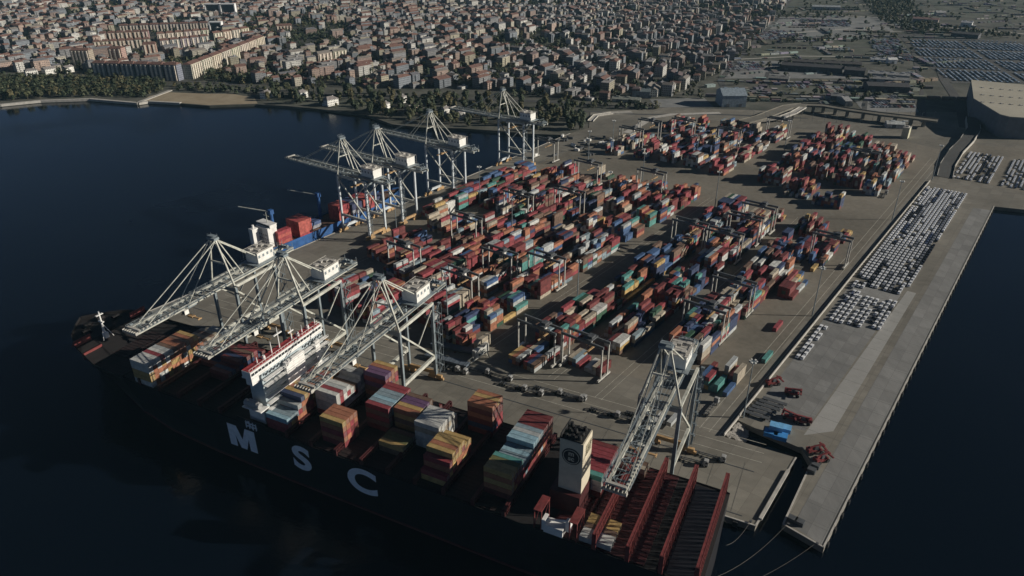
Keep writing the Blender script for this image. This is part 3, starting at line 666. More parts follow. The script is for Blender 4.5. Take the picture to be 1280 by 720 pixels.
# ---------------------------------------------------------------- ship-to-shore cranes
def make_crane(name, label, legm, bogm, tip=-58.0, z_b=46.5, apex=73.0, half=8.5, gauge=30.0, back=22.0):
    T = thing(name, label, 'crane'); G_ = gauge
    for sx in (-1, 1):
        for y0 in (0, G_):
            mb = MB(); mb.box((sx * half, y0, 24.6), (1.5, 1.3, 43)); l = mb.build('leg', legm, T)
            bg_ = MB()
            for k in (-1, 1):
                bg_.box((sx * half + k * 2.6, y0, 1.1), (4.4, 1.2, 1.3))
                for q in (-1, 1): bg_.tube((sx * half + k * 2.6 + q * 1.2, y0 - .4, .5), (sx * half + k * 2.6 + q * 1.2, y0 + .4, .5), .45, n=8)
            bg_.box((sx * half, y0, 2.5), (7.5, 1.5, 1.4)); bg_.build('bogie', bogm, l)
    for y0 in (0, G_):
        mb = MB(); mb.box((0, y0, 4.2), (2 * half, 1.3, 2.0)); mb.build('sill_beam', bogm if y0 else legm, T)
        mb = MB(); mb.box((0, y0, 44.6), (2 * half - 1.7, 1.4, 2.2)); mb.build('cross_beam', M_CGREY, T)
    for sx in (-1, 1):
        mb = MB(); mb.box((sx * half, G_ / 2, 14.5), (1.3, G_ - 1.5, 1.9)); mb.build('portal_beam', M_CWHITE, T)
        mb = MB(); mb.beam((sx * half, .8, 43.5), (sx * half, G_ - .8, 15.5), .85); mb.beam((sx * half, G_ * .5, 29.5), (sx * half, G_ - .8, 43.5), .6); mb.build('diagonal_brace', M_CWHITE, T)
        mb = MB(); mb.box((sx * half, G_ / 2, 46.6), (1.2, G_ + 1.5, 1.5)); mb.build('top_girder', M_CWHITE, T)
    # boom: twin girders with cross ties and catwalks
    zt = z_b + .6
    for sx in (-1, 1):
        mb = MB(); mb.box((sx * 3.3, (tip + G_ + back) / 2, zt), (.95, G_ + back - tip, 1.9)); 
        mb.build('boom_girder', M_CWHITE, T)
        mb = MB(); mb.box((sx * 4.6, (tip + G_ + back) / 2, zt + .6), (.8, G_ + back - tip - 2, .12))
        for k in range(int((G_ + back - tip) / 2.6)):
            y = tip + 1 + k * 2.6; mb.beam((sx * 5.0, y, zt + .6), (sx * 5.0, y, zt + 1.8), .09)
        mb.beam((sx * 5.0, tip + 1, zt + 1.8), (sx * 5.0, G_ + back - 1, zt + 1.8), .1); mb.beam((sx * 5.0, tip + 1, zt + 1.2), (sx * 5.0, G_ + back - 1, zt + 1.2), .07); mb.build('catwalk', M_CGREY, T)
    mb = MB(); y = tip + .4; k = 0
    while y < G_ + back:
        mb.box((0, y, zt - .2), (5.6, .5, .8)); 
        if y < -6: mb.beam((-2.8 if k % 2 else 2.8, y, zt + .3), (2.8 if k % 2 else -2.8, y + 5.2, zt + .3), .3)
        y += 5.2; k += 1
    mb.build('boom_tie', M_CGREY, T)
    mb = MB(); mb.box((0, tip - .6, zt - .2), (9.5, 1.6, .3)); 
    for k in range(9): mb.box((4.6, tip + 1 + k * 2.2, zt + 1.3), (.35, .9, 1.0))
    for k in range(-3, 4): mb.box((k * 1.5, tip - .6, zt + .5), (.25, 1.6, 1.2))
    mb.box((0, tip + 1.2, zt + 1.3), (7.6, 1.2, .8)); mb.build('boom_tip_platform', M_KERB, T)
    mb = MB(); rr = random.Random(5)
    for k in range(16):
        y = tip + 4 + k * 6.4; mb.box((rr.choice((-1.6, 0, 1.6, 4.9, -4.9)), y, zt + rr.uniform(.4, 1.1)), (rr.uniform(.4, 1.4), rr.uniform(.6, 2), rr.uniform(.4, 1.2)))
    for x in (-2.2, -.8, .8, 2.2): mb.beam((x, tip + 2, zt + 1.2), (x, G_ + 5, zt + 1.2), .1)
    mb.build('boom_fittings', M_CGREY, T)
    # A-frame
    mb = MB()
    for sx in (-1, 1):
        mb.beam((sx * half, 0, 46.5), (sx * 1.9, -1, apex), .8); mb.beam((sx * 3.4, 12, 47.5), (sx * 1.9, 0, apex), .5)
    mb.box((0, -1, 60), (9.5, .6, .8)); mb.build('apex_frame', M_CWHITE, T)
    mb = MB(); mb.box((0, -.8, apex + .8), (5.6, 3.4, 1.2)); mb.box((0, -.8, apex + 2.4), (4.6, 2.6, .2))
    for sx in (-1, 1):
        for sy in (-1, 1): mb.beam((sx * 2.2, -.8 + sy * 1.2, apex + 1.2), (sx * 2.2, -.8 + sy * 1.2, apex + 3.4), .12)
    mb.beam((-2.2, -2, apex + 3.4), (2.2, -2, apex + 3.4), .12); mb.build('apex_platform', M_CGREY, T)
    for sx in (-1, 1):
        for yb in (-26, -51):
            mb = MB(); mb.beam((sx * 2.0, -1.5, apex), (sx * 3.3, yb, zt + 1), .34); mb.build('forestay', M_CWHITE, T)
        mb = MB(); mb.beam((sx * 2.0, 0, apex), (sx * 3.6, G_ - 1, zt + 2.5), .55); mb.build('backstay', M_CWHITE, T)
    # machinery house
    hy = G_ - 1; mb = MB(); mb.box((0, hy, 52.6), (9.0, 12.5, 6.2)); mh = mb.build('machinery_house', M_HOUSE, T)
    mb = MB(); mb.box((0, hy, 55.9), (9.4, 13, .25))
    for a, b in ((-2.6, -4), (2.4, -3), (-1, 3), (2.8, 4.5), (-3, 1)): mb.box((a, hy + b, 56.5), (2.0, 2.4, 1.0))
    for k in range(9): mb.beam((-5, hy - 7.6 + k * 1.9, 49.4), (-5, hy - 7.6 + k * 1.9, 56.8), .09); mb.beam((-5, hy - 7.6 + k * 1.9, 56.8), (5, hy - 7.6 + k * 1.9, 56.8), .14)
    for s in (-5, 5): mb.beam((s, hy - 7.6, 56.8), (s, hy + 7.6, 56.8), .2)
    mb.build('house_roof', M_KERB, mh)
    for k in range(4): mb = MB(); mb.box((4.53, hy - 5 + k * 3.2, 53.4), (.1, 1.4, 1.6)); mb.build('louvre', M_CGREY, mh)
    mb = MB(); mb.box((4.53, hy + 6.2, 51), (.1, 1.1, 2.4)); mb.build('door', M_CGREY, mh)
    mb = MB(); mb.box((0, hy, 49.2), (12.5, 18, .35))
    for s in (-6.2, 6.2): mb.beam((s, hy - 9, 50.4), (s, hy + 9, 50.4), .1)
    mb.build('house_platform', M_CGREY, mh)
    # back reach equipment: pulleys and an elevator frame
    mb = MB(); mb.box((0, G_ + back - 3, zt + 1.6), (8, 4, .3))
    for a in (-2, 0, 2): mb.tube((a - .3, G_ + back - 3, zt + 2.4), (a + .3, G_ + back - 3, zt + 2.4), .9, n=10)
    for a in (-4, 4): mb.beam((a, G_ + back - 5, zt + 1.6), (a, G_ + back - 5, zt + 4.4), .2); mb.beam((a, G_ + back - 1, zt + 1.6), (a, G_ + back - 1, zt + 4.4), .2)
    mb.beam((-4, G_ + back - 5, zt + 4.4), (4, G_ + back - 5, zt + 4.4), .2); mb.build('rear_sheave_frame', M_CGREY, T)
    # stairs zigzag beside the landside leg
    mb = MB(); z = 4.0; k = 0
    while z < 44:
        y0, y1 = (G_ + 1.2, G_ + 4.4) if k % 2 == 0 else (G_ + 4.4, G_ + 1.2)
        mb.beam((half + 1.6, y0, z), (half + 1.6, y1, z + 3.2), .8, .18); mb.box((half + 1.6, y1, z + 3.2), (1.6, 1.4, .12)); z += 3.2; k += 1
    for y0 in (G_ + .8, G_ + 5): 
        for x0 in (half + .9, half + 2.4): mb.beam((x0, y0, 3), (x0, y0, 46), .13)
    mb.build('stair_tower', M_CGREY, T)
    # trolley, cab, ropes and spreader
    ty = -24 if name.startswith('quay') else 11
    mb = MB(); mb.box((0, ty, zt - 1.5), (6.4, 6.5, .9)); mb.box((0, ty, zt - .6), (3, 3, 1)); tr = mb.build('trolley', M_CGREY, T)
    mb = MB(); mb.box((2.2, ty - 4.6, zt - 3.2), (2.2, 2.6, 2.4)); mb.build('operator_cab', M_HOUSE, tr)
    mb = MB(); mb.box((2.2, ty - 5.95, zt - 3.4), (1.9, .1, 1.5)); mb.build('cab_window', M_GLASS, tr)
    sz = 38.5
    mb = MB()
    for a in (-2.4, 2.4):
        for b in (-.9, .9): mb.beam((a * .6, ty + b, zt - 1.8), (a, ty + b, sz), .12)
    mb.build('hoist_rope', M_CDARK, tr)
    mb = MB(); mb.box((0, ty, sz), (12, .9, .5)); mb.box((0, ty, sz), (3.5, 2.2, .9)); mb.box((-5.9, ty, sz - .2), (.5, 2.4, .5)); mb.box((5.9, ty, sz - .2), (.5, 2.4, .5)); mb.build('spreader', M_YEL, tr)
    return T
cr = make_crane('quay_crane', 'cream container crane nearest the ship stern, beside the small basin', M_CGREY, M_YEL)
cr.location = (*Q(-7, -11), 0); cr.rotation_euler = (0, 0, Q.rz); GQ = 'white cranes over the big ship'; cr['group'] = GQ
dup(cr, (*Q(-144.5, -11), 0), Q.rz, 'cream container crane over the middle bays, right of the ship bridge', GQ)
dup(cr, (*Q(-203.5, -11), 0), Q.rz, 'cream container crane whose lowered boom passes just left of the ship bridge', GQ)
dup(cr, (*Q(-250.5, -11), 0), Q.rz, 'cream container crane closest to the ship bow and the quay corner', GQ)
GW = 'cranes along the west quay'
wc = make_crane('harbour_crane', 'pale grey container crane over the blue ship, first along the west quay', mat('pale_leg_paint', (.52, .56, .58), .5, .2, .3), M_YEL, tip=-66, back=20)
wrz = W.rz + math.pi / 2       # its boom points seaward (-u), local x runs along -v
def wplace(v): p = W(0, v); return (p[0], p[1], 0)
def rzW(): return math.atan2(W.u[1], W.u[0]) - math.pi / 2   # local y -> +u (landward)
wc.location = wplace(11); wc.rotation_euler = (0, 0, rzW()); wc['group'] = GW
dup(wc, wplace(48), rzW(), 'pale grey container crane standing second along the west quay', GW)
dup(wc, wplace(113), rzW(), 'pale grey container crane with raised white house, third along the west quay', GW)
dup(wc, wplace(221), rzW(), 'pale grey container crane at the far end of the west quay near trees', GW)
# ---------------------------------------------------------------- container yard
rng = random.Random(21)
PAL = ['crimson'] * 9 + ['dark red'] * 9 + ['rust orange'] * 5 + ['white'] * 2 + ['pale grey'] * 3 + ['beige'] * 4 + ['brown'] * 5 + ['grey blue'] * 2 + ['royal blue'] * 3 + ['navy'] * 3 + ['ochre yellow'] * 2 + ['teal green'] + ['dark green']
PAL2 = PAL + ['pale grey', 'beige', 'brown', 'navy', 'dark red'] * 2
BL = []   # u of the left edge, v0, v1, rows, mean tiers, name
for k, (v0, v1) in enumerate(((160, 305), (62, 345), (12, 352), (8, 356), (16, 360), (22, 366))):
    BL.append((-383 + 30 * k + (2 if k == 0 else 0), v0, v1, 8, 3.5, ['beside the west quay', 'second from the west quay', 'third from the west quay', 'fourth from the west quay', 'fifth from the west quay', 'left of open lane'][k]))
BL += [(-183, 28, 338, 7, 3.9, 'right of open lane'), (-155, 34, 345, 8, 3.5, 'second right of open lane'), (-119, 92, 342, 9, 3.8, 'third right of open lane'), (-90, 72, 120, 7, 2.2, 'nearest the boundary wall'), (-91, 200, 350, 4, 2.6, 'far part beside the boundary wall')]
for k in range(5): BL.append((-350 + 28 * k, 408 + 6 * k - (18 if k > 2 else 0), 590 - 3 * k + (20 if k > 1 else 0), 7, 2.5, ['upper left beyond the cross road', 'second upper beyond the cross road', 'third upper beyond the cross road', 'fourth upper beyond the cross road', 'fifth upper beyond the cross road'][k]))
for k in range(3): BL.append((-188 + 30 * k, 405 - 8 * k, 640 - 6 * k, 9, 3.1, ['upper right by the shadowed lane', 'middle of the upper right', 'third of the upper right'][k]))
BL.append((-100, 392, 628, 6, 3.0, 'upper right by the wall'))
yard = []
YRZ = math.atan2(Y.v[1], Y.v[0])
for bi, (u0, v0, v1, nr, mean, nm) in enumerate(BL):
    ns = int((v1 - v0) / 12.9); base = mean
    for s in range(ns):
        if rng.random() < (.09 if bi < 6 else .07) or (bi in (1, 2) and s < 5 and rng.random() < .35) or (bi >= 11 and rng.random() < .16) or (bi >= 16 and s % 4 == 3): continue
        base = max(1.4, min(5, base * .55 + mean * .45 + rng.gauss(0, 1.0)))
        fam = rng.choice(PAL if bi < 11 else PAL2)
        short = rng.random() < .25
        for r in range(nr):
            h = int(round(base + rng.gauss(0, 1.15)))
            h = max(0, min(5, h + (rng.random() < .06)))
            if rng.random() < .17: h = 0
            if bi in (6, 7) and s < 2: h = min(h, 2)
            halves = ((-3.15, 6.06), (3.15, 6.06)) if short else ((0, 12.19),)
            for dv, L in halves:
                hh = max(0, h - (rng.random() < .3 if short else 0))
                for t in range(hh):
                    c = fam if rng.random() < .42 else rng.choice(PAL if bi < 11 else PAL2)
                    yard.append((bi, s, r, t, hh, c, u0 + 1.3 + 2.62 * r, v0 + 6.4 + 12.9 * s + dv, L, nm))
# a few known stacks: white pair at the front of the left block, green box near the wall
for t in range(3): yard.append((90, 0, 0, t, 3, 'beige', -203.5, 30, 12.19, 'standing alone in front of the yard'))
for t in range(2): yard.append((90, 0, 1, t, 2, 'white', -200.6, 25, 12.19, 'standing alone in front of the yard'))
yard.append((91, 0, 0, 0, 1, 'teal green', -68.5, 122, 12.19, 'lying beside the boundary wall')); yard.append((91, 0, 1, 0, 1, 'crimson', -76, 160, 12.19, 'lying on open ground near the wall'))
for k, (u, v, c) in enumerate(((-90, 30, 'white'), (-84, 36, 'pale grey'))): yard.append((92, k, 0, 0, 1, c, u, v, 12.19, 'on a chassis near the wall'))
hm_ = {}
for y_i in yard: hm_[(y_i[0], y_i[1], y_i[2])] = max(hm_.get((y_i[0], y_i[1], y_i[2]), 0), y_i[4])
sc_ = []
for yi in yard:
    bi, s, r, t, hh, c, u, v, L, nm = yi; x, y = Y(u, v); d = math.hypot(x, y)
    exposed = (t == hh - 1) or hm_.get((bi, s, r + 1), 0) <= t
    sc_.append(((0 if exposed else 1e4) + d - (40 if bi >= 90 else 0), yi, x, y))
sc_.sort(key=lambda a: a[0])
b0 = {i: b[1] for i, b in enumerate(BL)}
for k, (d, yi, x, y) in enumerate(sc_):
    bi, s, r, t, hh, c, u, v, L, nm = yi; z = .06 + t * 2.6 + (1.3 if bi == 92 else 0)
    rz = YRZ + (rng.gauss(0, .008))
    if k < 118:
        half = '' if L > 10 else (' short')
        tn = 'top' if t == hh - 1 else TIER[t]
        lb = f'{c}{half} container, {tn} tier, {ORD[s]} slot, {ORD[r]} row, block {nm}' if bi < 90 else f'{c} container, {tn} of its pile, {nm}'
        if L < 10: lb = lb.replace('short container', 'short container' if (v - b0[bi]) % 12.9 > 6.4 else 'half-length container')
        put_container(c, (x, y, z), rz, lb, 'containers stacked in the yard', L)
    else: stuff_container(c, (x, y, z), rz, L - .06)
oc = stuff_c.build('container_stacks', M_TINT, kind='stuff')

# rubber-tyred gantries over the blocks
M_RTG = mat('gantry_cream_paint', (.42, .41, .37), .6, .25, .5)
def make_rtg():
    T = thing('yard_gantry_crane', 'pale yard gantry crane', 'crane'); S = 12.6; H_ = 21
    for sx in (-1, 1):
        for sy in (-1, 1):
            mb = MB(); mb.box((sx * S, sy * 3.4, 11.2), (.75, .75, 19.6)); mb.build('leg', M_RTG, T)
        mb = MB(); mb.box((sx * S, 0, 1.6), (1.0, 12.5, 1.1)); mb.box((sx * S, -3.1, 2.3), (.9, .9, .5)); mb.build('wheel_bogie', M_RTG, T)
        for sy in (-5, -2.6, 2.6, 5):
            mb = MB(); mb.tube((sx * S - .45, sy, .8), (sx * S + .45, sy, .8), .8, n=10); mb.build('wheel', M_TYRE, T)
    for sy in (-1, 1):
        mb = MB(); mb.box((0, sy * 3.4, H_ + .6), (2 * S + 1.6, .9, 1.5)); mb.build('main_girder', mat('gantry_girder_grey', (.11, .12, .125), .6, .25, .5), T)
    mb = MB(); mb.box((3, 0, H_ + 1.9), (5, 7.6, 1.0)); mb.box((3.5, 0, H_ + 2.9), (3, 4, 1.6)); tr = mb.build('trolley', M_CDARK, T)
    mb = MB(); mb.box((1, 3.4, H_ - 2.2), (1.8, 2, 2.1)); mb.build('operator_cab', M_HOUSE, tr)
    mb = MB()
    for a in (-1, 1):
        for b in (-1, 1): mb.beam((3 + a, b * 1.6, H_ + 1), (3 + a, b * 3, 15.5), .1)
    mb.box((3, 0, 15.3), (.9, 12, .5)); mb.build('spreader', M_YEL, tr)
    mb = MB(); mb.box((-S, 0, 3.3), (1.8, 4, 2.3)); mb.build('power_box', M_HOUSE, T)
    return T
rt = make_rtg(); first = True
centre = [(b[0] + 9.5, b[1], b[2], b[5]) for b in BL]
RT = [(683, 450, 'near front of the lane right of the open lane'), (745, 470, 'front of the second block beside the nearest quay crane'), (585, 380, ''), (634, 352, ''), (673, 352, ''), (700, 265, ''), (643, 270, ''), (575, 300, ''), (803, 240, ''), (840, 305, ''), (882, 318, ''), (925, 320, ''), (850, 410, ''), (905, 412, ''), (735, 230, ''), (765, 180, ''), (800, 172, ''), (865, 175, ''), (905, 185, ''), (990, 175, ''), (1075, 215, ''), (520, 345, ''), (955, 290, ''), (1040, 330, '')]
used = set()
for i, (px, py, nm) in enumerate(RT + [(682, 205, 'end')]):
    u, v = Y.inv(at(px, py)); bi = min(range(len(centre)), key=lambda k: abs(centre[k][0] - u) + (0 if centre[k][1] - 10 < v < centre[k][2] + 10 else 200))
    cu, v0, v1, bn = centre[bi]; v = max(v0 + 4, min(v1 - 4, v)); 
    if any(abs(v - q) < 16 and bi == b for b, q in used): v += 26
    used.add((bi, v)); q = sum(1 for b, _ in used if b == bi)
    lab = f'pale gantry crane astride the block {bn}, {ORD[q - 1]} one of that block, {"near" if py > 330 else "far"} the quay'
    lab = f'pale gantry crane, {ORD[q - 1]} over the block {bn}' if 1 else f'pale gantry crane straddling {["the near", "the middle", "the upper"][0 if py > 400 else (1 if py > 250 else 2)]} containers of block {bn}' if nm == '' else 'pale gantry crane at the ' + nm.replace('near front of the lane', 'front of the block')
    loc = (*Y(cu + 1.3, v), 0)
    if nm == 'end': loc = (*at(682, 200), 0); lab = 'pale portal gantry alone near the far end of the west quay'
    if first: rt.location = loc; rt.rotation_euler = (0, 0, Y.rz); rt['label'] = lab; rt['group'] = 'gantry cranes in the yard'; first = False
    else: dup(rt, loc, Y.rz, lab, 'gantry cranes in the yard')

# floodlight masts
def make_mast():
    T = thing('floodlight_mast', 'x', 'light mast'); mb = MB(); mb.tube((0, 0, 0), (0, 0, 34), .42, .2, 8); mb.build('pole', M_CGREY, T)
    mb = MB(); mb.tube((0, 0, 33.2), (0, 0, 33.6), 1.7, 1.7, 12); mb.build('ring', M_CGREY, T)
    for k in range(6):
        a = k * math.pi / 3; mb = MB(); mb.box((1.7 * math.cos(a), 1.7 * math.sin(a), 33.9), (.7, .7, .5), a); mb.build('floodlight', M_HOUSE, T)
    return T
ms = make_mast()
MS = [(721, 386, 'at the edge of the open lane'), (497, 303, 'between the west quay and the first container block'), (640, 300, 'rising among the middle stacks'), (760, 262, 'at the middle of the open lane'), (802, 236, 'on the turning circle by the cross road'), (929, 522, 'at the foot of the boundary wall by the rock slope'), (1015, 395, 'beside the boundary wall near the small car group'), (1115, 275, 'beside the boundary wall halfway up the long car park'), (560, 405, 'behind the grey girders'), (735, 205, 'by the far west quay stacks'), (893, 262, 'on the cross road right of the open lane'), (765, 190, 'behind the upper left stacks'), (980, 190, 'among the upper right stacks'), (1165, 225, 'at the far end of the boundary wall'), (870, 200, 'between the upper stacks'), (600, 255, 'on the west quay apron near the third crane')]
for i, (px, py, t_) in enumerate(MS):
    lb = 'tall thin grey floodlight mast ' + t_
    if i == 0: ms.location = (*at(px, py), 0); ms['label'] = lb; ms['group'] = 'floodlight masts'
    else: dup(ms, (*at(px, py), 0), rng.random(), lb, 'floodlight masts')

# long grey girders lying in front of the yard
for i, (a, b, t_) in enumerate((((540, 427), (603, 440), 'farther'), ((533, 441), (585, 455), 'nearer'))):
    A, B = at(*a, 2.5), at(*b, 2.5); T = thing('steel_girder', f'{t_} of two long blue grey steel box girders lying before the yard', 'steel girder', ((A[0] + B[0]) / 2, (A[1] + B[1]) / 2, 0), math.atan2(B[1] - A[1], B[0] - A[0]), 'girders lying before the yard')
    L = math.hypot(B[0] - A[0], B[1] - A[1]); mb = MB(); mb.box((0, 0, 1.7), (L, 4.6, 1.5)); mb.build('box_girder', mat('blue_grey_steel', (.09, .11, .135), .6, .25, .3), T)
    mb = MB()
    for k in range(int(L / 3)): mb.box((-L / 2 + 1.5 + 3 * k, 0, 2.5), (.3, 4.5, .16)); mb.box((-L / 2 + 1.5 + 3 * k, -2.36, 1.7), (.3, .12, 1.4))
    mb.build('stiffener', mat('blue_grey_steel', (.2, .2, .2)), T)
    for k in (-.4, 0, .4): mb = MB(); mb.box((k * L, 0, .45), (1, 6, .9)); mb.build('trestle', M_RUST, T)
T = thing('lattice_ramp', 'white lattice frame leaning at the end of the grey girders', 'ramp', (*at(598, 450), 0), R(30)); mb = MB()
for s in (-1.5, 1.5): mb.beam((-6, s, .6), (5, s, 5), .45)
for k in range(5): mb.beam((-6 + k * 2.4, -1.5, .6 + k * .96), (-4.8 + k * 2.4, 1.5, 1.1 + k * .96), .25)
mb.build('lattice', M_CWHITE, T)
mb = MB()
for s in (-1.5, 1.5): mb.beam((5, s, 5), (6.5, s, 0), .4)
mb.build('leg', M_CWHITE, T)

# trucks with trailers
def make_truck(cabm, load=None):
    T = thing('container_truck', 'x', 'truck')
    mb = MB(); mb.box((7.3, 0, 1.9), (2.2, 2.4, 2.6)); mb.box((7.2, 0, 3.35), (1.6, 2.2, .35)); mb.box((5.9, 0, .95), (2.6, 1.1, .5)); cab = mb.build('cab', cabm, T)
    mb = MB(); mb.box((8.42, 0, 2.3), (.06, 2.1, .9)); mb.box((7.6, -1.21, 2.4), (.9, .05, .7)); mb.box((7.6, 1.21, 2.4), (.9, .05, .7)); mb.build('window', M_GLASS, cab)
    mb = MB()
    for s in (-.55, .55): mb.box((-1, s, 1.25), (13, .3, .35))
    for k in range(6): mb.box((-7 + k * 2.5, 0, 1.3), (.3, 2.4, .3))
    mb.build('trailer', M_CDARK, T)
    for x in (7.6, 4.9, -4.2, -5.6, -7):
        for s in (-1, 1): mb = MB(); mb.tube((x, s * .85, .52), (x, s * 1.25, .52), .52, n=10); mb.build('wheel', M_TYRE, T)
    return T
tw = make_truck(mat('truck_white', (.32, .32, .31), .5, .15, .5))
TR = [(563, 468), (580, 480), (637, 488), (674, 502), (749, 526), (700, 512), (770, 536), (800, 545), (655, 497), (612, 484), (548, 470), (790, 540)]
for i, (px, py) in enumerate(TR):
    lb = f'white cab truck with empty dark trailer, {ORD[i]} of the quay queue counted from its left end'
    lane = 30 + 5 * (i % 2); u, _ = Q.inv(at(px, py))
    TR[i] = (u, lane, lb)
TR.sort(key=lambda a: a[0])
for i, (u, lane, _) in enumerate(TR):
    lb = f'white cab truck with empty dark trailer, {ORD[i]} from left in the quay queue'
    p = (*Q(u, lane), 0)
    if i == 0: tw.location = p; tw.rotation_euler = (0, 0, Q.rz); tw['label'] = lb; tw['group'] = 'trucks queueing on the quay'
    else: dup(tw, p, Q.rz, lb, 'trucks queueing on the quay')
for (px, py, rz, lb) in ((714, 496, Q.rz, 'lone white truck on open ground before the yard gantries'), (884, 571, Q.rz, 'dark trailer truck parked right of the nearest quay crane'), (862, 577, Q.rz + .05, 'dark trailer truck between the legs of the nearest quay crane'), (888, 512, Y.rz + math.pi / 2, 'white truck standing beside the boundary wall road'), (1105, 245, Y.rz + math.pi / 2, 'truck driving on the yard road beside the wall')):
    dup(tw, (*at(px, py), 0), rz, lb)

# reach stackers and dark machines on the pier
def make_stacker(m):
    T = thing('reach_stacker', 'x', 'reach stacker'); mb = MB(); mb.box((0, 0, 1.6), (6.4, 2.6, 1.2)); mb.box((-3.2, 0, 2.4), (1.8, 2.8, 1.8)); mb.build('chassis', m, T)
    mb = MB(); mb.box((.2, 0, 3.2), (1.8, 1.5, 2)); c = mb.build('cab', M_CDARK, T); mb = MB(); mb.beam((-3, 0, 3.4), (3.6, 0, 4.4), .9, .9); mb.build('boom', m, T)
    mb = MB(); mb.box((4.0, 0, 3.2), (.8, 6.0, .5)); mb.box((3.9, 0, 3.8), (1, 1.6, 1.0)); mb.build('spreader', m, T)
    for x in (-2.4, 2.6):
        for s in (-1, 1): mb = MB(); mb.tube((x, s * 1.1, .95), (x, s * 1.9, .95), .95, n=12); mb.build('wheel', M_TYRE, T)
    return T
rs0 = make_stacker(mat('stacker_red', (.17, .03, .03), .6, .3, .5))
for i, (px, py, rz, lb) in enumerate(((966, 481, .3, 'red reach stacker by the boundary wall beside the small car row'), (990, 494, -.4, 'reach stacker standing alone on the pier yard'), (988, 524, 2.6, 'red reach stacker left of a pair near the blue boxes'), (1003, 529, 2.9, 'red reach stacker right of a pair near the blue boxes'), (1018, 566, .2, 'red reach stacker behind another at the basin head'), (1026, 577, .4, 'red reach stacker standing on the reddish ground by the basin'))):
    if i == 0: rs0.location = (*at(px, py), 0); rs0.rotation_euler = (0, 0, rz); rs0['label'] = lb; rs0['group'] = 'reach stackers on the pier'
    else: dup(rs0, (*at(px, py), 0), rz, lb, 'reach stackers on the pier')
# blue tanks/boxes by the basin
M_BB = mat('bright_blue_paint', (.05, .24, .55), .5, .2, .4); M_BB2 = mat('pale_blue_paint', (.16, .40, .66), .5, .2, .4)
for i, (px, py, L, m, z, lb) in enumerate(((963, 544, 6.2, M_BB, 0, 'bright blue steel box, left of the blue pile by the basin'), (975, 548, 6.2, M_BB, 0, 'bright blue steel box, right of the blue pile by the basin'), (969, 541, 6.2, M_BB2, 2.5, 'pale blue steel box on top of the blue pile'), (980, 538, 6.2, M_BB2, 0, 'pale blue steel box at the back of the blue pile'))):
    mb = MB(); mb.box((0, 0, 1.2), (L, 4.2, 2.3))
    for k in range(-2, 3): mb.box((k * 1.3, 0, 1.2), (.16, 4.3, 2.4))
    mb.box((0, 0, 2.42), (L + .1, 4.4, .16)); o = mb.build('steel_box', m, loc=(*at(px, py), z), rz=Q.rz); tag(o, lb, 'steel box', 'blue boxes by the basin')
for i, (px, py, lb) in enumerate(((990, 651, 'dark crate left of a pair on the pier end'), (999, 655, 'dark crate right of a pair on the pier end'), (1014, 590, 'small dark crate at the basin edge by the red machines'), (1019, 584, 'larger dark crate at the basin edge by the red machines'))):
    mb = MB(); mb.box((0, 0, 1), (3.4, 2.6, 1.9)); mb.box((0, 0, 2), (3.6, 2.8, .15)); mb.box((0, 0, .2), (3.7, 2.9, .12)); tag(mb.build('equipment_crate', M_CDARK, loc=(*at(px, py), 0), rz=Y.rz), lb, 'crate')
# mast-like stacked lamp posts parked near the pit: bollards, row of flatbeds
def make_flat():
    T = thing('flat_trailer', 'x', 'trailer'); mb = MB(); mb.box((0, 0, 1.3), (12.4, 2.4, .25))
    for k in range(7): mb.box((-5.7 + 1.9 * k, 0, 1.1), (.2, 2.4, .3))
    mb.build('bed', M_CDARK, T)
    for x in (-5, -3.8, 4):
        for s in (-1, 1): mb = MB(); mb.tube((x, s * .8, .5), (x, s * 1.2, .5), .5, n=8); mb.build('wheel', M_TYRE, T)
    return T
ft = make_flat()
for k in range(6):
    p = (*Y(-53 + .6 * k, 66 + 3.4 * k), 0); lb = f'dark flat trailer parked inside the wall near the rock slope, {ORD[k]} from the slope'
    if k == 0: ft.location = p; ft.rotation_euler = (0, 0, Y.rz + .1); ft['label'] = lb; ft['group'] = 'flat trailers inside the wall'
    else: dup(ft, p, Y.rz + .1, lb, 'flat trailers inside the wall')

# mooring lines and bollards
def rope(p, q, sag, lb):
    mb = MB(); p = Vector(p); q = Vector(q); n_ = 10; pr = p
    for i in range(1, n_ + 1):
        t = i / n_; c = p.lerp(q, t) - Vector((0, 0, sag * 4 * t * (1 - t))); mb.beam(pr, c, .1); pr = c
    tag(mb.build('mooring_rope', mat('rope_grey', (.09, .085, .075), .9)), lb, 'rope', 'mooring ropes at the stern')
rope((*Q(30, -34), 16), (*at(903, 643), .6), 2, 'mooring rope from the ship stern to the near quay bollard')
rope((*Q(31, -45), 15), (*at(938, 653), .6), 3, 'mooring rope from the ship stern to the quay corner')
rope((*Q(31, -60), 14), (*at(985, 655), .6), 4, 'upper long rope from the ship stern to the pier end')
rope((*Q(31, -68), 13), (*at(1020, 680), .6), 4, 'lower long rope from the ship stern to the pier tip')
bi_ = 0
for px, py, t_ in ((903, 643, 'left of the quay corner'), (938, 653, 'at the quay corner'), (985, 656, 'on the left of the pier end'), (1021, 681, 'at the pier tip')):
    mb = MB(); mb.tube((0, 0, 0), (0, 0, .7), .4, .35, 10); mb.tube((0, 0, .7), (0, 0, 1), .6, .6, 10); tag(mb.build('bollard', M_CDARK, loc=(*at(px, py), 0)), 'dark iron mooring bollard ' + t_, 'bollard', 'mooring bollards')

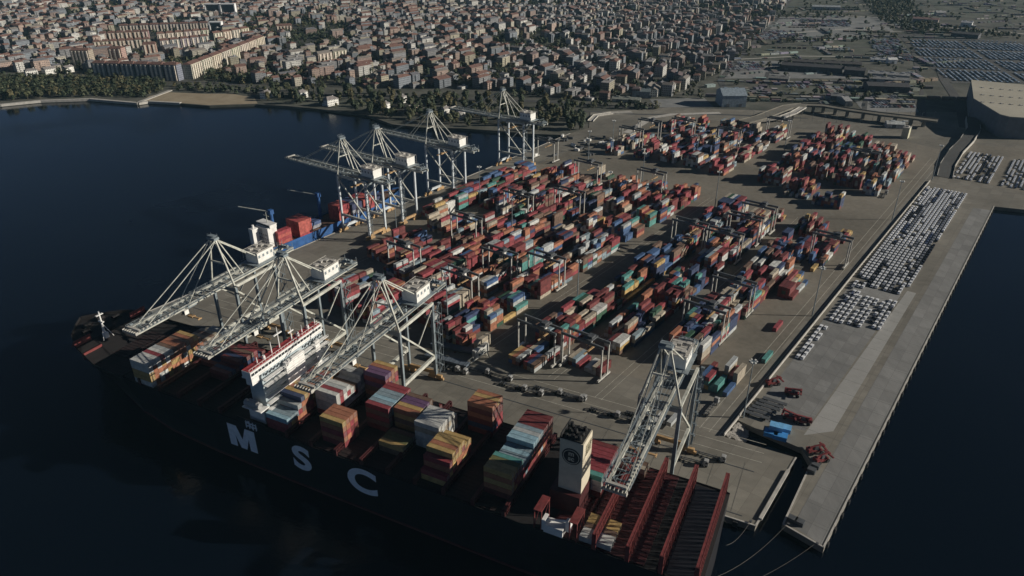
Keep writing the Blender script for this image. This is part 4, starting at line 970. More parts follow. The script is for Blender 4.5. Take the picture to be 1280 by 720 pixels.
# ---------------------------------------------------------------- parked new cars
M_CARGL = M_GLASS
CARC = [(.78, .79, .80)] * 22 + [(.03, .03, .035)] * 5 + [(.25, .26, .28)] * 3 + [(.08, .10, .16)]
CARN = {(.78, .79, .80): 'white', (.03, .03, .035): 'black', (.25, .26, .28): 'grey', (.08, .10, .16): 'dark blue', (.3, .04, .04): 'red'}
def car_shape(mb, o=(0, 0, 0), rz=0.0, glass=None):
    ca, sa = math.cos(rz), math.sin(rz)
    def P_(x, y, z): return (o[0] + x * ca - y * sa, o[1] + x * sa + y * ca, o[2] + z)
    pr = [(-2.25, .3), (-2.2, .95), (-1.9, 1.02), (-1.35, 1.5), (.35, 1.52), (1.15, 1.0), (2.1, .82), (2.25, .35)]
    b = len(mb.v); wd = [.88, .9, .88, .70, .70, .88, .86, .84]
    for s in (-1, 1):
        for (x, z), w_i in zip(pr, wd): mb.v.append(P_(x, s * w_i, z))
    n_ = 8
    for i in range(n_ - 1): mb.face((b + i, b + i + 1, b + n_ + i + 1, b + n_ + i))
    mb.face(tuple(b + i for i in range(n_ - 1, -1, -1))); mb.face(tuple(b + n_ + i for i in range(n_)))
CAR_ME = {}
M_FILM = mat('film_covered_glass', (.22, .24, .26), .35, .2, 1)
def car_mesh(c):
    if c in CAR_ME: return CAR_ME[c]
    mb = MB(); mb.ct = c; car_shape(mb); mb.ct = (.02, .025, .03); mb.cm = 1 if c[0] < .5 else 2
    mb.quad((1.12, -.76, 1.04), (1.12, .76, 1.04), (.40, .66, 1.5), (.40, -.66, 1.5)); mb.quad((-1.88, .76, 1.06), (-1.88, -.76, 1.06), (-1.38, -.66, 1.5), (-1.38, .66, 1.5))
    for s in (-1, 1): mb.quad((-1.6, s * .90, 1.04), (.9, s * .90, 1.04), (.3, s * .73, 1.46), (-1.3, s * .73, 1.46))
    for x in (-1.4, 1.4):
        for s in (-1, 1): mb.tube((x, s * .72, .33), (x, s * .92, .33), .33, n=8)
    CAR_ME[c] = mb.mesh('parked_car', [M_TCAR, M_GLASS, M_FILM]); return CAR_ME[c]
cars = []
cr_ = random.Random(5)
def lot(u0, u1, v0, v1, nm, fill=.96, du=2.75, dv=5.3, blk=None):
    nu = int((u1 - u0) / du); nv = int((v1 - v0) / dv)
    for i in range(nu):
        run = cr_.choice(CARC)
        for j in range(nv):
            if cr_.random() < .12: run = cr_.choice(CARC)
            if cr_.random() > fill: continue
            if blk and blk(i / nu, j / nv): continue
            u = u0 + du * (i + .5); v = v0 + dv * (j + .5); cars.append((u, v, run if cr_.random() < .8 else cr_.choice(CARC), nm, i, j))
u_, v_ = Y.inv(at(1130, 365))
lot(-57, -23, 252, 502, 'long car park', du=2.8, blk=lambda a, b: (a > .85 and b < .05) or (a < .2 and b < .04))
lot(-56, -47, 225, 258, 'strip before the long car park', fill=.7)
lot(-54.5, -45, 188, 240, 'near car block', fill=.99, du=3.1, dv=5.9); lot(-44.2, -35, 190, 242, 'central car block', fill=.98, du=3.05, dv=5.9); lot(-34, -24.8, 194, 244, 'right car block', fill=.93, du=3.05, dv=5.9)
lot(-56.5, -51, 132, 182, 'smallest car row', fill=.93)
for k in range(4): lot(-44 + 40 * k, -10 + 40 * k, 545, 655, 'car park beyond the basin', fill=.9, du=3.6)
cars.sort(key=lambda c: math.hypot(*Y(c[0], c[1])))
far_c = MB()
WHERE = {'long car park': 'car in the long car park beside the wall', 'strip before the long car park': 'car in the short strip beside the wall', 'near car block': 'car in the left car block on the pier', 'central car block': 'car in the central car block on the pier', 'right car block': 'car in the right car block on the pier', 'smallest car row': 'car in the small double row nearest the basin', 'car park beyond the basin': 'car parked beyond the basin'}
for k, (u, v, c, nm, i, j) in enumerate(cars):
    x, y = Y(u, v); rz = YRZ + cr_.gauss(0, .01)
    if k < 300:
        o = bpy.data.objects.new('parked_car', car_mesh(c)); col.objects.link(o); o.location = (x, y, .06); o.rotation_euler = (0, 0, rz)
        lb = f'{CARN[c]} {WHERE[nm]}, column {ORD[i]}, row {ORD[j]}'
        if len(lb.split()) > 16: lb = f'{CARN[c]} car, {nm}, column {ORD[i]} from the wall, row {ORD[j]}'
        tag(o, lb, 'car', 'new cars parked on the pier, ' + nm)
    else: far_c.ct = c; car_shape(far_c, (x, y, .06), rz)
# the far car park in the haze
fr = random.Random(8)
A_ = [at(1135, 48), at(1150, 75), at(1192, 103), at(1345, 104), at(1330, 55)]
o0 = A_[2]; az = R(38)
cu_, su_ = math.cos(R(0)), math.sin(R(0))
LF = Frame(at(1190, 103), 17)
for i in range(-60, 90):
    for j in range(-20, 140):
        uu = i * 8.0; vv = j * 5.6
        if j % 20 in (0, 1, 2) or i % 14 == 13: continue
        x, y = LF(uu, vv)
        if not inside(x, y, A_) or fr.random() < .12: continue
        far_c.ct = fr.choice([(.45, .50, .55), (.35, .42, .48), (.12, .16, .2), (.5, .55, .58), (.2, .25, .3)])
        far_c.box((x, y, .75), (2.1, 4.7, 1.4), LF.rz, bottom=False)
for poly in ([(925, 38), (992, 38), (1004, 49), (930, 50)], [(1084, 50), (1122, 48), (1142, 76), (1104, 78)], [(905, 76), (958, 77), (952, 88), (900, 87)], [(985, 104), (1080, 108), (1080, 112), (985, 110)], [(1088, 118), (1140, 121), (1146, 136), (1092, 134)], [(1000, 24), (1060, 25), (1064, 33), (1005, 33)]):
    A2 = P2(poly); xs = [p[0] for p in A2]; ys = [p[1] for p in A2]
    for i in range(int((max(xs) - min(xs)) / 4)):
        for j in range(int((max(ys) - min(ys)) / 9)):
            x = min(xs) + i * 4 + (j % 3) * 1.3; y = min(ys) + j * 9
            if (i % 11) > 8 or not inside(x, y, A2) or fr.random() < .3: continue
            far_c.ct = fr.choice([(.35, .38, .40), (.12, .13, .15), (.06, .06, .07), (.28, .29, .3), (.2, .08, .07)]); far_c.box((x, y, .8), (2.2, 6.5, 1.9), .1, bottom=False)
far_c.build('distant_parked_cars', M_TCAR, kind='stuff')

# ---------------------------------------------------------------- blue feeder ship at the west quay
bs = thing('feeder_ship', 'blue hulled feeder ship with red container stacks moored at the west quay', 'cargo ship', (*W(-16.5, 0), 0), math.atan2(W.v[1], W.v[0]))
V0 = W.inv(at(316, 318, 0))[1]
V0 = -70; V1 = 86   # stern (near) to bow (far), local x = v, local y = seaward
bst = [(V0, 9.5, 7), (V0 + 6, 11.3, 10), (V0 + 40, 11.5, 11.3), (V1 - 40, 11.5, 11.2), (V1 - 18, 9, 7.5), (V1 - 6, 4.5, 3), (V1, .5, .3)]
mb = MB()
for u, d, wl in bst:
    z = 5.5 + (2.5 if u > V1 - 30 else 0)
    mb.v += [(u, -wl, -3.5), (u, -d, z), (u, d, z), (u, wl, -3.5)]
for i in range(len(bst) - 1):
    a = i * 4; b = a + 4
    for k in range(3):
        mb.cm = 1 if k == 1 else 0; mb.face((a + k, b + k, b + k + 1, a + k + 1))
mb.cm = 0; mb.face((3, 2, 1, 0)); e = (len(bst) - 1) * 4; mb.face((e, e + 1, e + 2, e + 3))
hb = mb.build('hull', [M_BLUE, M_RUST], bs)
q = bmesh.new(); q.from_mesh(hb.data); bmesh.ops.recalc_face_normals(q, faces=q.faces); q.to_mesh(hb.data); q.free()
mb = MB()
for i in range(len(bst) - 1):
    for s in (-1, 1):
        a, b = bst[i], bst[i + 1]; mb.beam((a[0], s * a[1], 6.2 + (2.5 if a[0] > V1 - 30 else 0)), (b[0], s * b[1], 6.2 + (2.5 if b[0] > V1 - 30 else 0)), .3, 1.6)
mb.build('bulwark', M_BLUE, bs)
mb = MB(); mb.box((V0 + 14, 1, 13), (8, 14, 15)); dh = mb.build('deckhouse', M_WHITE, bs)
mb = MB(); mb.box((V0 + 15, 1, 21.2), (6, 15, 2.6)); mb.box((V0 + 15, 1, 22.6), (6.6, 16, .3)); mb.build('wheelhouse', M_WHITE, dh)
mb = MB(); mb.box((V0 + 18.05, 1, 21.4), (.1, 14, 1.1)); mb.box((V0 + 11.95, 1, 21.4), (.1, 14, 1.1)); mb.build('window_band', M_GLASS, dh)
for fl in range(3):
    for j in range(-2, 4):
        mb = MB(); mb.box((V0 + 9.95, j * 2.1, 8.8 + fl * 3), (.1, .8, .9)); mb.build('window', M_GLASS, dh)
mb = MB(); mb.box((V0 + 5, 4, 13), (5, 4.5, 15)); mb.tube((V0 + 5, 4, 20), (V0 + 5, 4, 23), .9); mb.build('funnel', M_WHITE, bs)
mb = MB(); mb.tube((V0 + 15, 0, 22), (V0 + 15, 0, 31), .4, .2, 6); mb.beam((V0 + 15, -3, 28), (V0 + 15, 3, 28), .3); mb.build('radar_mast', M_CWHITE, bs)
for x, tip_ in ((V0 + 25, (-30, 9, 7)), (V0 + 71, (-26, 10, 4))):
    mb = MB(); mb.tube((x, 8, 5), (x, 8, 25), 1.5, 1.2, 10); mb.box((x, 8, 26), (3.2, 3.2, 3.4)); cm_ = mb.build('crane_column', M_BLUE, bs)
    mb = MB()
    for s in (-.8, .8): mb.beam((x, 8 + s, 26), (x - 12, 8 + 22 + s * .5, 29), .6)
    for k in range(6): mb.beam((x - 2 * k, 8 - .8 + 3.67 * k, 26 + .5 * k), (x - 2 * k - 1, 8.8 + 3.67 * k, 26.2 + .5 * k), .2)
    mb.build('crane_jib', M_CWHITE, cm_)
FC = [('crimson', 'rust orange')]
k_ = 0
for x0, y0, ny, nt_ in ((V0 + 22, -8, 2, 4), (V0 + 40, -10.2, 6, 5), (V0 + 54, -4, 5, 2), (V0 + 80, -10.2, 5, 5), (V0 + 93, -10.2, 7, 4), (V0 + 107, -10, 7, 4), (V0 + 120, -9, 6, 3)):
    for j in range(ny):
        for t in range(nt_):
            c = random.Random(k_).choice(['rust orange', 'crimson', 'crimson', 'rust orange', 'rust orange'] if x0 not in (V0 + 54, V0 + 93, V0 + 120) else ['royal blue', 'navy', 'grey blue']); k_ += 1
            lx, ly = x0, y0 + 2.5 * j; ca, sa = math.cos(bs.rotation_euler.z), math.sin(bs.rotation_euler.z)
            stuff2 = (bs.location.x + lx * ca - ly * sa, bs.location.y + lx * sa + ly * ca, 6 + t * 2.6)
            CC.setdefault('x', (0, 0, 0)); stuff_b = globals().setdefault('SB', MB()); cc = CC[c]; cc = (min(1, cc[0] * 1.25), cc[1] * (1 if c != 'rust orange' else .7), cc[2]); SB.ct = cc
            SB.box((stuff2[0], stuff2[1], stuff2[2] + 1.28), (12.1, 2.4, 2.54), bs.rotation_euler.z, bottom=False)
SB.build('feeder_container_stacks', M_TINT, kind='stuff')
# ---------------------------------------------------------------- trees
def leaf_cloud(mb, c, r, h, n, rnd, s=(.9, 1.7), tri=False):
    lobes = [(rnd.uniform(-.45, .45) * r, rnd.uniform(-.45, .45) * r, rnd.uniform(-.25, .35) * h) for _ in range(5)]
    for _ in range(n):
        l = rnd.choice(lobes); a = rnd.uniform(0, 6.283); z = rnd.uniform(-1, 1); q = math.sqrt(1 - z * z); k = rnd.uniform(.6, 1) * .62
        p = Vector((c[0] + l[0] + q * math.cos(a) * r * k, c[1] + l[1] + q * math.sin(a) * r * k, c[2] + l[2] + z * h * .5 * k * 1.2))
        nrm = Vector((q * math.cos(a), q * math.sin(a), z + .5)).normalized(); t = nrm.orthogonal().normalized(); b = nrm.cross(t); rt_ = rnd.uniform(0, 3.14); t2 = t * math.cos(rt_) + b * math.sin(rt_); b2 = nrm.cross(t2); e = rnd.uniform(*s)
        nrm = nrm * rnd.uniform(-.3, .3) * e
        if tri: mb.quad(p + t2 * e, p - t2 * e * .6 + b2 * e, p - t2 * e * .5 - b2 * e + nrm)
        else: mb.quad(p + t2 * e, p + b2 * e * .8 + nrm, p - t2 * e, p - b2 * e * .8 - nrm)
TREE = []
for k in range(5):
    rnd = random.Random(40 + k); r = rnd.uniform(3.2, 5.0); h = rnd.uniform(6, 8.5)
    cm = MB(); leaf_cloud(cm, (0, 0, h * .75), r, h, 150, rnd)
    tm = MB(); tm.tube((0, 0, -.5), (.2, .1, h * .55), .38, .2, 7)
    for q in range(4):
        a = q * 1.6 + rnd.random(); tm.tube((.1, .05, h * .35 + q * .3), (math.cos(a) * r * .5, math.sin(a) * r * .5, h * .8), .16, .06, 5)
    TREE.append((cm.mesh('crown', (M_LEAFA, M_LEAFB, M_LEAFA, M_LEAFC, M_LEAFB)[k]), tm.mesh('trunk', M_BARK)))
tree_n = 0
trees_far3 = MB(); trees_far = MB(); trees_far2 = MB()
def add_tree(x, y, where, rnd, group, z=-.3):
    global tree_n
    s = rnd.uniform(.55, 1.55)
    if tree_n < 290 and where:
        cm, tm = TREE[rnd.randrange(5)]
        T = thing('broadleaf_tree', 'dark leafy tree ' + where, 'tree', (x, y, z), rnd.random() * 6, group); T.scale = (s, s, s * rnd.uniform(.85, 1.15))
        for nm_, me in (('crown', cm), ('trunk', tm)): o = bpy.data.objects.new(nm_, me); col.objects.link(o); o.parent = T
        tree_n += 1
    else:
        m_ = rnd.choice((trees_far, trees_far, trees_far, trees_far2, trees_far2, trees_far3)); r = 4.2 * s
        leaf_cloud(m_, (x, y, z + 3.6 * s), r, 7 * s, 26, rnd, (1.3, 2.4), True); m_.tube((x, y, z), (x, y, z + 4 * s), .35, .2, 4)
tr_ = random.Random(77)
def scatter_trees(poly_px, step, where, group, keep=.9):
    pw = P2(poly_px); xs = [p[0] for p in pw]; ys = [p[1] for p in pw]; y = min(ys)
    while y < max(ys):
        x = min(xs)
        while x < max(xs):
            a, b = x + tr_.uniform(-.5, .5) * step, y + tr_.uniform(-.5, .5) * step
            if tr_.random() < keep and inside(a, b, pw): add_tree(a, b, where, tr_, group)
            x += step
        y += step
scatter_trees([(640, 130), (725, 137), (735, 150), (722, 166), (660, 163), (640, 150)], 11, 'in the grove behind the far west quay crane', 'trees behind the far west quay', .7)
scatter_trees([(470, 118), (640, 128), (640, 160), (560, 157), (480, 148), (440, 138)], 12, 'on the green shore behind the west quay cranes', 'trees on the green shore', .85)
scatter_trees([(330, 110), (470, 116), (440, 136), (400, 132), (345, 129), (330, 127)], 12, 'on the shore right of the beach', 'trees right of the beach', .6)
scatter_trees([(0, 96), (110, 97), (200, 102), (212, 110), (180, 122), (112, 121), (50, 123), (0, 127)], 9.0, 'in the wood left of the beach', 'trees of the wood left of the beach', .95)
scatter_trees([(-60, 96), (0, 96), (0, 127), (-60, 130)], 9.5, '', '', .95)
scatter_trees([(212, 106), (325, 112), (320, 118), (240, 115), (215, 112)], 11, '', '', .8)
scatter_trees([(1060, -20), (1110, -20), (1160, 22), (1180, 40), (1150, 44), (1100, 26)], 13, '', '', .85)
scatter_trees([(975, 78), (1080, 86), (1080, 92), (975, 86)], 12, '', '', .8)
scatter_trees([(975, 50), (1120, 44), (1122, 48), (975, 55)], 14, '', '', .6)
scatter_trees([(1120, -20), (1340, -20), (1340, 40), (1190, 32)], 34, '', '', .3)
scatter_trees([(1140, 28), (1280, 44), (1280, 50), (1150, 40)], 15, '', '', .7)
scatter_trees([(800, 108), (838, 102), (870, 108), (880, 124), (838, 122), (832, 112)], 11, '', '', .6)
scatter_trees([(700, 128), (820, 132), (822, 137), (700, 134)], 11, '', '', .7)
scatter_trees([(330, 40), (440, 36), (450, 60), (360, 66)], 12, '', '', .55)
scatter_trees([(255, 88), (350, 78), (400, 98), (330, 104), (250, 100)], 11, '', '', .5)
scatter_trees([(905, 14), (1060, 16), (1060, 22), (905, 24)], 16, '', '', .5)
scatter_trees([(1000, 117), (1140, 120), (1140, 124), (1000, 122)], 13, '', '', .5)

# ---------------------------------------------------------------- the town
WALLC = [((.40, .37, .30), 'cream'), ((.52, .51, .47), 'white'), ((.36, .27, .22), 'salmon'), ((.24, .24, .24), 'grey'), ((.34, .31, .23), 'sand'), ((.27, .20, .17), 'pinkish'), ((.20, .22, .24), 'blue grey')]
ROOFC = [((.14, .075, .06), 'brown red'), ((.165, .09, .07), 'terracotta'), ((.13, .13, .14), 'slate grey'), ((.19, .17, .15), 'brown'), ((.26, .25, .24), 'pale flat'), ((.12, .09, .09), 'dark brown')]
def house_shape(wm_, rm, x, y, z, a, L, Wd, h, wc, rc, flat, rnd):
    ca, sa = math.cos(a), math.sin(a); wm_.ct = wc; rm.ct = rc
    wm_.box((x, y, z + h / 2), (L, Wd, h), a, top=False, bottom=False)
    if flat:
        rm.box((x, y, z + h + .1), (L + .3, Wd + .3, .5), a); rm.ct = (.3, .3, .3); rm.box((x + ca * L * .2, y + sa * L * .2, z + h + 1.3), (3, 3, 2.0), a)
    else:
        rm.gable((x, y), L, Wd, z + h, Wd * rnd.uniform(.18, .26), a, hip=rnd.choice([0, Wd * .35]), over=.5)
        rm.ct = wc; rm.box((x + ca * L * .28, y + sa * L * .28, z + h + Wd * .2), (.9, .9, 1.8), a)
    if h > 8:       # projecting stair or balcony bay
        s = rnd.choice((-1, 1)); wm_.ct = tuple(min(.8, q * 1.1) for q in wc); o_ = Wd / 2 + .6; wm_.box((x - sa * o_ * s, y + ca * o_ * s, z + h * .5), (L * .3, 1.2, h * .85), a)
cityw = P2(cityp_px); hs = []
hr = random.Random(31)
ang0 = R(90 - 33); ca0, sa0 = math.cos(ang0), math.sin(ang0)
AP = [  # apartment rows: from, to, count, depth, height, wall, roof, facing flip, words
    ((236, 99), (328, 60), 8, 14, 22, 0, 0, 'in the long slanting row above beach'), ((122, 97), (228, 100), 6, 15, 24, 6, 0, 'in the tall shaded row'),
    ((94, 80), (118, 80), 1, 16, 24, 2, 1, 'standing alone left of the shaded row'), ((140, 76), (158, 76), 1, 16, 22, 2, 0, 'first of two behind the shaded row'), ((181, 72), (199, 71), 1, 16, 24, 2, 0, 'second of two behind the shaded row'),
    ((118, 62), (190, 58), 7, 13, 15, 0, 1, 'in the left red roofed terrace'), ((200, 63), (262, 56), 5, 13, 18, 3, 0, 'in the grey walled terrace'), ((125, 50), (188, 47), 6, 13, 14, 2, 0, 'in the middle left terrace'), ((196, 51), (262, 45), 6, 13, 14, 0, 1, 'in the upper right terrace'), ((150, 40), (262, 36), 9, 13, 14, 3, 0, 'in the topmost terrace'),
    ((265, 52), (310, 44), 4, 14, 16, 4, 1, 'right of the red roofed estate'), ((345, 40), (366, 39), 1, 20, 14, 2, 1, 'standing alone beyond the slanting row'), ((395, 78), (432, 72), 2, 14, 15, 4, 3, 'in the sand coloured pair amid the houses')]
ap_boxes = []
ap_hits = []
def near_seg(px, py):
    for (a, b), (c, d), *_ in AP:
        t = max(0, min(1, ((px - a) * (c - a) + (py - b) * (d - b)) / ((c - a) ** 2 + (d - b) ** 2)))
        if math.hypot(px - a - t * (c - a), (py - b - t * (d - b)) * 1.6) < 9.5: return True
    return False
y_ = 850.0
skipn = set()
for i in range(-120, 150):
    for j in range(-85, 130):
        zx = i * 17.0 + hr.uniform(-1.6, 1.6); zy = j * 15.8 + hr.uniform(-1.6, 1.6)
        if i % 6 == 5: zx += 0
        x = -300 + zx * ca0 - zy * sa0; y = 1500 + zx * sa0 + zy * ca0
        if j % 5 == 4 or i % 9 == 8: 
            if hr.random() < (.25 if x > 0 else .6): hs.append(('t', x, y))
            continue
        if y < 900 or not inside(x, y, cityw): continue
        px, py = proj(x, y)
        if not (-90 < px < 1370 and py > -26) or near_seg(px, py) or inside(px, py, [(332, 36), (430, 30), (445, 58), (350, 66)]) and hr.random() < .75: continue
        g_ = math.sin(x * .011 + 1) + math.sin(y * .009 + x * .004) 
        if hr.random() < ((.20 if px > 640 else .30) if g_ < .9 else .72): hs.append(('t', x, y)); hs.append(('t', x + hr.uniform(-9, 9), y + hr.uniform(-8, 8))); continue
        if (i * 7 + j * 13) % 5 == 0: hs.append(('b', x + 8.5 * ca0, y + 8.5 * sa0, px, py)); skipn.add((i + 1, j)); continue
        if (i, j) in skipn: continue
        hs.append(('h', x, y, px, py))
houses = [h for h in hs if h[0] in 'hb']; houses.sort(key=lambda h: math.hypot(h[1], h[2]))
far_w = MB(); far_w.use_uv = True; far_r = MB()
def words_where(px, py):
    a = 'behind the shore wood' if px < 230 else ('behind the beach shore' if px < 350 else ('behind the green shore' if px < 620 else ('above the far quay trees' if px < 760 else 'near the grey warehouse')))
    return a
WO = {}
for k, (hk, x, y, px, py) in enumerate(houses):
    big = hr.random() < (.14 if (py > 88 and px > 330) else .32); L = hr.uniform(13, 17) if big else hr.uniform(9, 13); Wd = hr.uniform(10, 12.5) if big else hr.uniform(8, 11)
    fl = hr.choice([3, 4, 5, 5]) if big else hr.choice([1, 2, 2, 3, 4] if (py > 80 and 330 < px) else [2, 3, 4, 4, 5]); h = fl * 3.0 + .5
    if hk == 'b': L, Wd, fl = hr.uniform(24, 29), hr.uniform(11, 13), hr.choice([3, 4, 5, 5]); h = fl * 3 + .5
    wc, wn = hr.choice(WALLC + WALLC[1:2] + WALLC[3:4] + WALLC[6:]); rc, rn = hr.choice(ROOFC[:2] + ROOFC[:5] if px < 640 else ROOFC[2:] + ROOFC[:1]); j_ = hr.uniform(.75, 1.2); wcj = tuple(q * j_ * .85 for q in wc)
    a = ang0 + (math.pi / 2 if hr.random() < .5 and hk != 'b' else 0) + hr.gauss(0, .06) + .25 * math.sin(x * .004)
    flat = rn == 'pale flat'
    if k < 250:
        m1 = MB(); m1.use_uv = True; m2 = MB(); house_shape(m1, m2, 0, 0, 0, 0, L, Wd, h, wcj, rc, flat, hr)
        lb = f'{wn} walled {fl}-storey town house with {rn} roof ' + words_where(px, py)
        T = thing('town_house', lb, 'house', (x, y, -.25), a, 'town houses ' + words_where(px, py)); m1.build('wall', M_TWALL, T); m2.build('roof', M_TROOF, T)
    else: house_shape(far_w, far_r, x, y, -.25, a, L, Wd, h, wcj, rc, flat, hr)
o = far_w.build('distant_house_walls', M_TWALL, kind='stuff'); o2 = far_r.build('distant_house_roofs', M_TROOF, kind='stuff')
for h in hs:
    if h[0] == 't':
        if inside(h[1], h[2], cityw):
            px, py = proj(h[1], h[2])
            if -60 < px < 1340 and py > -22: add_tree(h[1] + tr_.uniform(-4, 4), h[2] + tr_.uniform(-4, 4), '', tr_, '')
for (a, b), (c, d), n_, dep, hh, wi, ri, words_ in AP:
    A, B = Vector((*at(a, b), 0)), Vector((*at(c, d), 0)); L = (B - A).length / n_; dr = (B - A).normalized(); an = math.atan2(dr.y, dr.x)
    for k in range(n_):
        c_ = A + dr * L * (k + .5); wc, wn = WALLC[wi]; rc, rn = ROOFC[ri]; lk = max(8, L - 2.2)
        T = thing('apartment_block', f'{wn} apartment block with {rn} roof, {ORD[k]} {words_}' if n_ > 1 else f'{wn} apartment block with {rn} roof {words_}', 'apartment block', (c_.x, c_.y, -.25), an, None if n_ == 1 else 'apartment blocks ' + words_)
        m1 = MB(); m1.use_uv = True; m1.ct = tuple(q * hr.uniform(.9, 1.1) for q in wc); m1.box((0, 0, hh / 2), (lk, dep, hh), 0, False, False); m1.build('wall', M_TWALL, T)
        nb = max(2, int(lk / 6))
        for q in range(nb):
            for s in (-1, 1):
                m3 = MB(); m3.ct = (.62, .55, .46); m3.box((-lk / 2 + lk * (q + .5) / nb, s * (dep / 2 + .7), hh / 2 - .4), (2.4, 1.4, hh - 1.5)); m3.build('balcony_bay', M_TROOF, T)
        m2 = MB(); m2.ct = rc; m2.gable((0, 0), lk, dep, hh, 3.0, 0, hip=3, over=.6); rf = m2.build('roof', M_TROOF, T)
        m4 = MB(); m4.ct = (.35, .3, .27); m4.box((lk * .2, 1, hh + 2.6), (1, 1, 2)); m4.build('chimney', M_TROOF, rf)
# white villas by the water
for k, (px, py, s, words_, wc) in enumerate(((333, 122, 10, 'at the right end of the beach', 1), (377, 122, 11, 'half hidden by shore trees right of the beach', 1), (413, 131, 13, 'largest and whitest at the water edge', 1), (481, 137, 9, 'on the shore behind the second west quay crane', 1), (502, 128, 9, 'above the shore road behind the third crane', 1), (515, 141, 12, 'pink walled by the water behind the third crane', 5), (556, 143, 9, 'behind the white house of the third crane', 1), (575, 148, 9, 'by the shore road left of the last crane', 1), (40, 94, 12, 'at the left edge of the wood', 1), (62, 92, 12, 'above the wood near the left edge', 1), (86, 90, 10, 'above the wood beside the salmon block', 1))):
    x, y = at(px, py); wc_, wn = WALLC[wc]; m1 = MB(); m1.use_uv = True; m2 = MB(); house_shape(m1, m2, 0, 0, 0, 0, s * 1.4, s, 8.5, tuple(q * 1.35 for q in wc_), (.22, .2, .19), False, hr)
    T = thing('villa', f'{"pink" if wc == 5 else "white"} villa {words_}', 'house', (x, y, -.25), ang0 + hr.uniform(-.3, .3)); m1.build('wall', M_TWALL, T); m2.build('roof', M_TROOF, T)
# white framed halls at the top left
M_FR = mat('frame_white', (.78, .78, .76), .6, .1, .3); M_DK = mat('dark_glazed_front', (.05, .06, .07), .4, .3, .2)
for px, py, wd, hh, lb in ((267.5, 21, 34, 30, 'left of two dark halls outlined by a white frame'), (286.5, 21, 34, 30, 'right of two dark halls outlined by a white frame'), (271, 41, 24, 22, 'smaller white framed hall below the pair')):
    x, y = at(px, py); T = thing('framed_hall', lb, 'building', (x, y, -.25), .06, 'white framed halls'); mb = MB(); mb.box((0, 10, hh / 2 - .5), (wd - 1, 20, hh - 1)); mb.build('wall', M_DK, T)
    mb = MB(); mb.box((-wd / 2, 4, hh / 2), (2.2, 14, hh)); mb.box((wd / 2, 4, hh / 2), (2.2, 14, hh)); mb.box((0, 4, hh), (wd + 2.2, 14, 2.2)); mb.build('frame', M_FR, T)

# ---------------------------------------------------------------- the works and sheds at the upper right
def shed(a, b, dep, h, wc, rc, lb, roof=3.0, cat='warehouse'):
    A, B = Vector((*at(*a), 0)), Vector((*at(*b), 0)); L = (B - A).length; d = (B - A).normalized(); an = math.atan2(d.y, d.x); c = (A + B) / 2 + Vector((-d.y, d.x, 0)) * dep / 2
    T = thing('warehouse', lb, cat, (c.x, c.y, -.1), an); m1 = MB(); m1.ct = wc; m1.box((0, 0, h / 2), (L, dep, h), 0, False, False)
    m1.build('wall', M_TROOF, T); m2 = MB(); m2.ct = rc; m2.gable((0, 0), L, dep, h, roof, 0, over=.6); rf = m2.build('roof', M_TROOF, T)
    m3 = MB(); m3.ct = tuple(q * 1.6 for q in rc)
    for k in range(max(2, int(L / 14))): m3.box((-L / 2 + 7 + 14 * k, 0, h + roof + .1), (5, 1.6, .7))
    m3.build('roof_vent', M_TROOF, rf)
    m4 = MB(); m4.ct = (.12, .13, .14)
    for k in range(max(2, int(L / 16))): m4.box((-L / 2 + 8 + 16 * k, -dep / 2 - .05, 2.2), (4.5, .2, 4.2))
    m4.build('door', M_TROOF, T); return T
DKR = (.055, .055, .06); GR_ = (.16, .17, .18); PL_ = (.38, .38, .37)
shed((976, 88), (1052, 93), 24, 9, (.07, .07, .075), DKR, 'long dark roofed shed, left of the dark sheds beyond the yard')
shed((1054, 94), (1080, 96), 26, 9, (.07, .07, .075), DKR, 'short dark roofed shed between two longer dark sheds')
shed((980, 82), (1076, 87), 16, 8, (.08, .08, .085), (.075, .07, .07), 'long low dark shed farthest of the dark sheds')
shed((1084, 96), (1136, 100), 12, 6, PL_, PL_, 'long narrow pale roofed shed, farther of two')
shed((1086, 102), (1136, 105), 10, 5, PL_, (.3, .3, .29), 'long narrow pale roofed shed, nearer of two')
shed((1084, 115), (1136, 117), 30, 9, (.07, .07, .08), DKR, 'wide dark roofed shed beside the long road')
shed((1038, 125), (1052, 126), 12, 6, GR_, (.2, .2, .2), 'small grey shed left of a taller one by the viaduct')
shed((1056, 133), (1064, 133), 30, 7, GR_, (.3, .3, .3), 'grey shed with pale roof by the viaduct')
shed((1015, 12), (1050, 13), 22, 8, PL_, (.3, .32, .33), 'pale shed far off at the top of the fields')
shed((1140, 28), (1172, 30), 22, 9, (.40, .33, .30), (.2, .12, .11), 'pinkish works building beside the dark tree belt')
shed((1200, 33), (1214, 34), 16, 9, (.6, .6, .58), (.5, .5, .5), 'small white building above the far car park')
shed((1188, 46), (1222, 49), 26, 8, (.08, .08, .09), DKR, 'dark roofed shed at the top of the far car park')
shed((1110, 80), (1121, 80), 10, 7, (.7, .7, .68), (.6, .6, .58), 'small white shed in the green strip')
shed((1088, 77), (1106, 78), 8, 4, (.7, .7, .68), (.62, .62, .6), 'low white shed in the green strip')
shed((1170, 20), (1182, 20), 12, 8, (.45, .4, .36), (.3, .3, .3), 'cream works building at the end of the tree belt')
shed((960, 102), (985, 104), 16, 6, GR_, (.2, .2, .19), 'grey shed left of the long dark sheds')
shed((1108, 160), (1130, 161), 10, 5, PL_, (.5, .52, .5), 'low white roofed office at the top of the yard')
shed((872, 76), (888, 77), 14, 9, (.4, .38, .33), (.2, .2, .2), 'cream town workshop beside the far road')
shed((790, 122), (812, 123), 16, 9, (.2, .22, .23), (.13, .16, .17), 'blue grey hall at the edge of town')
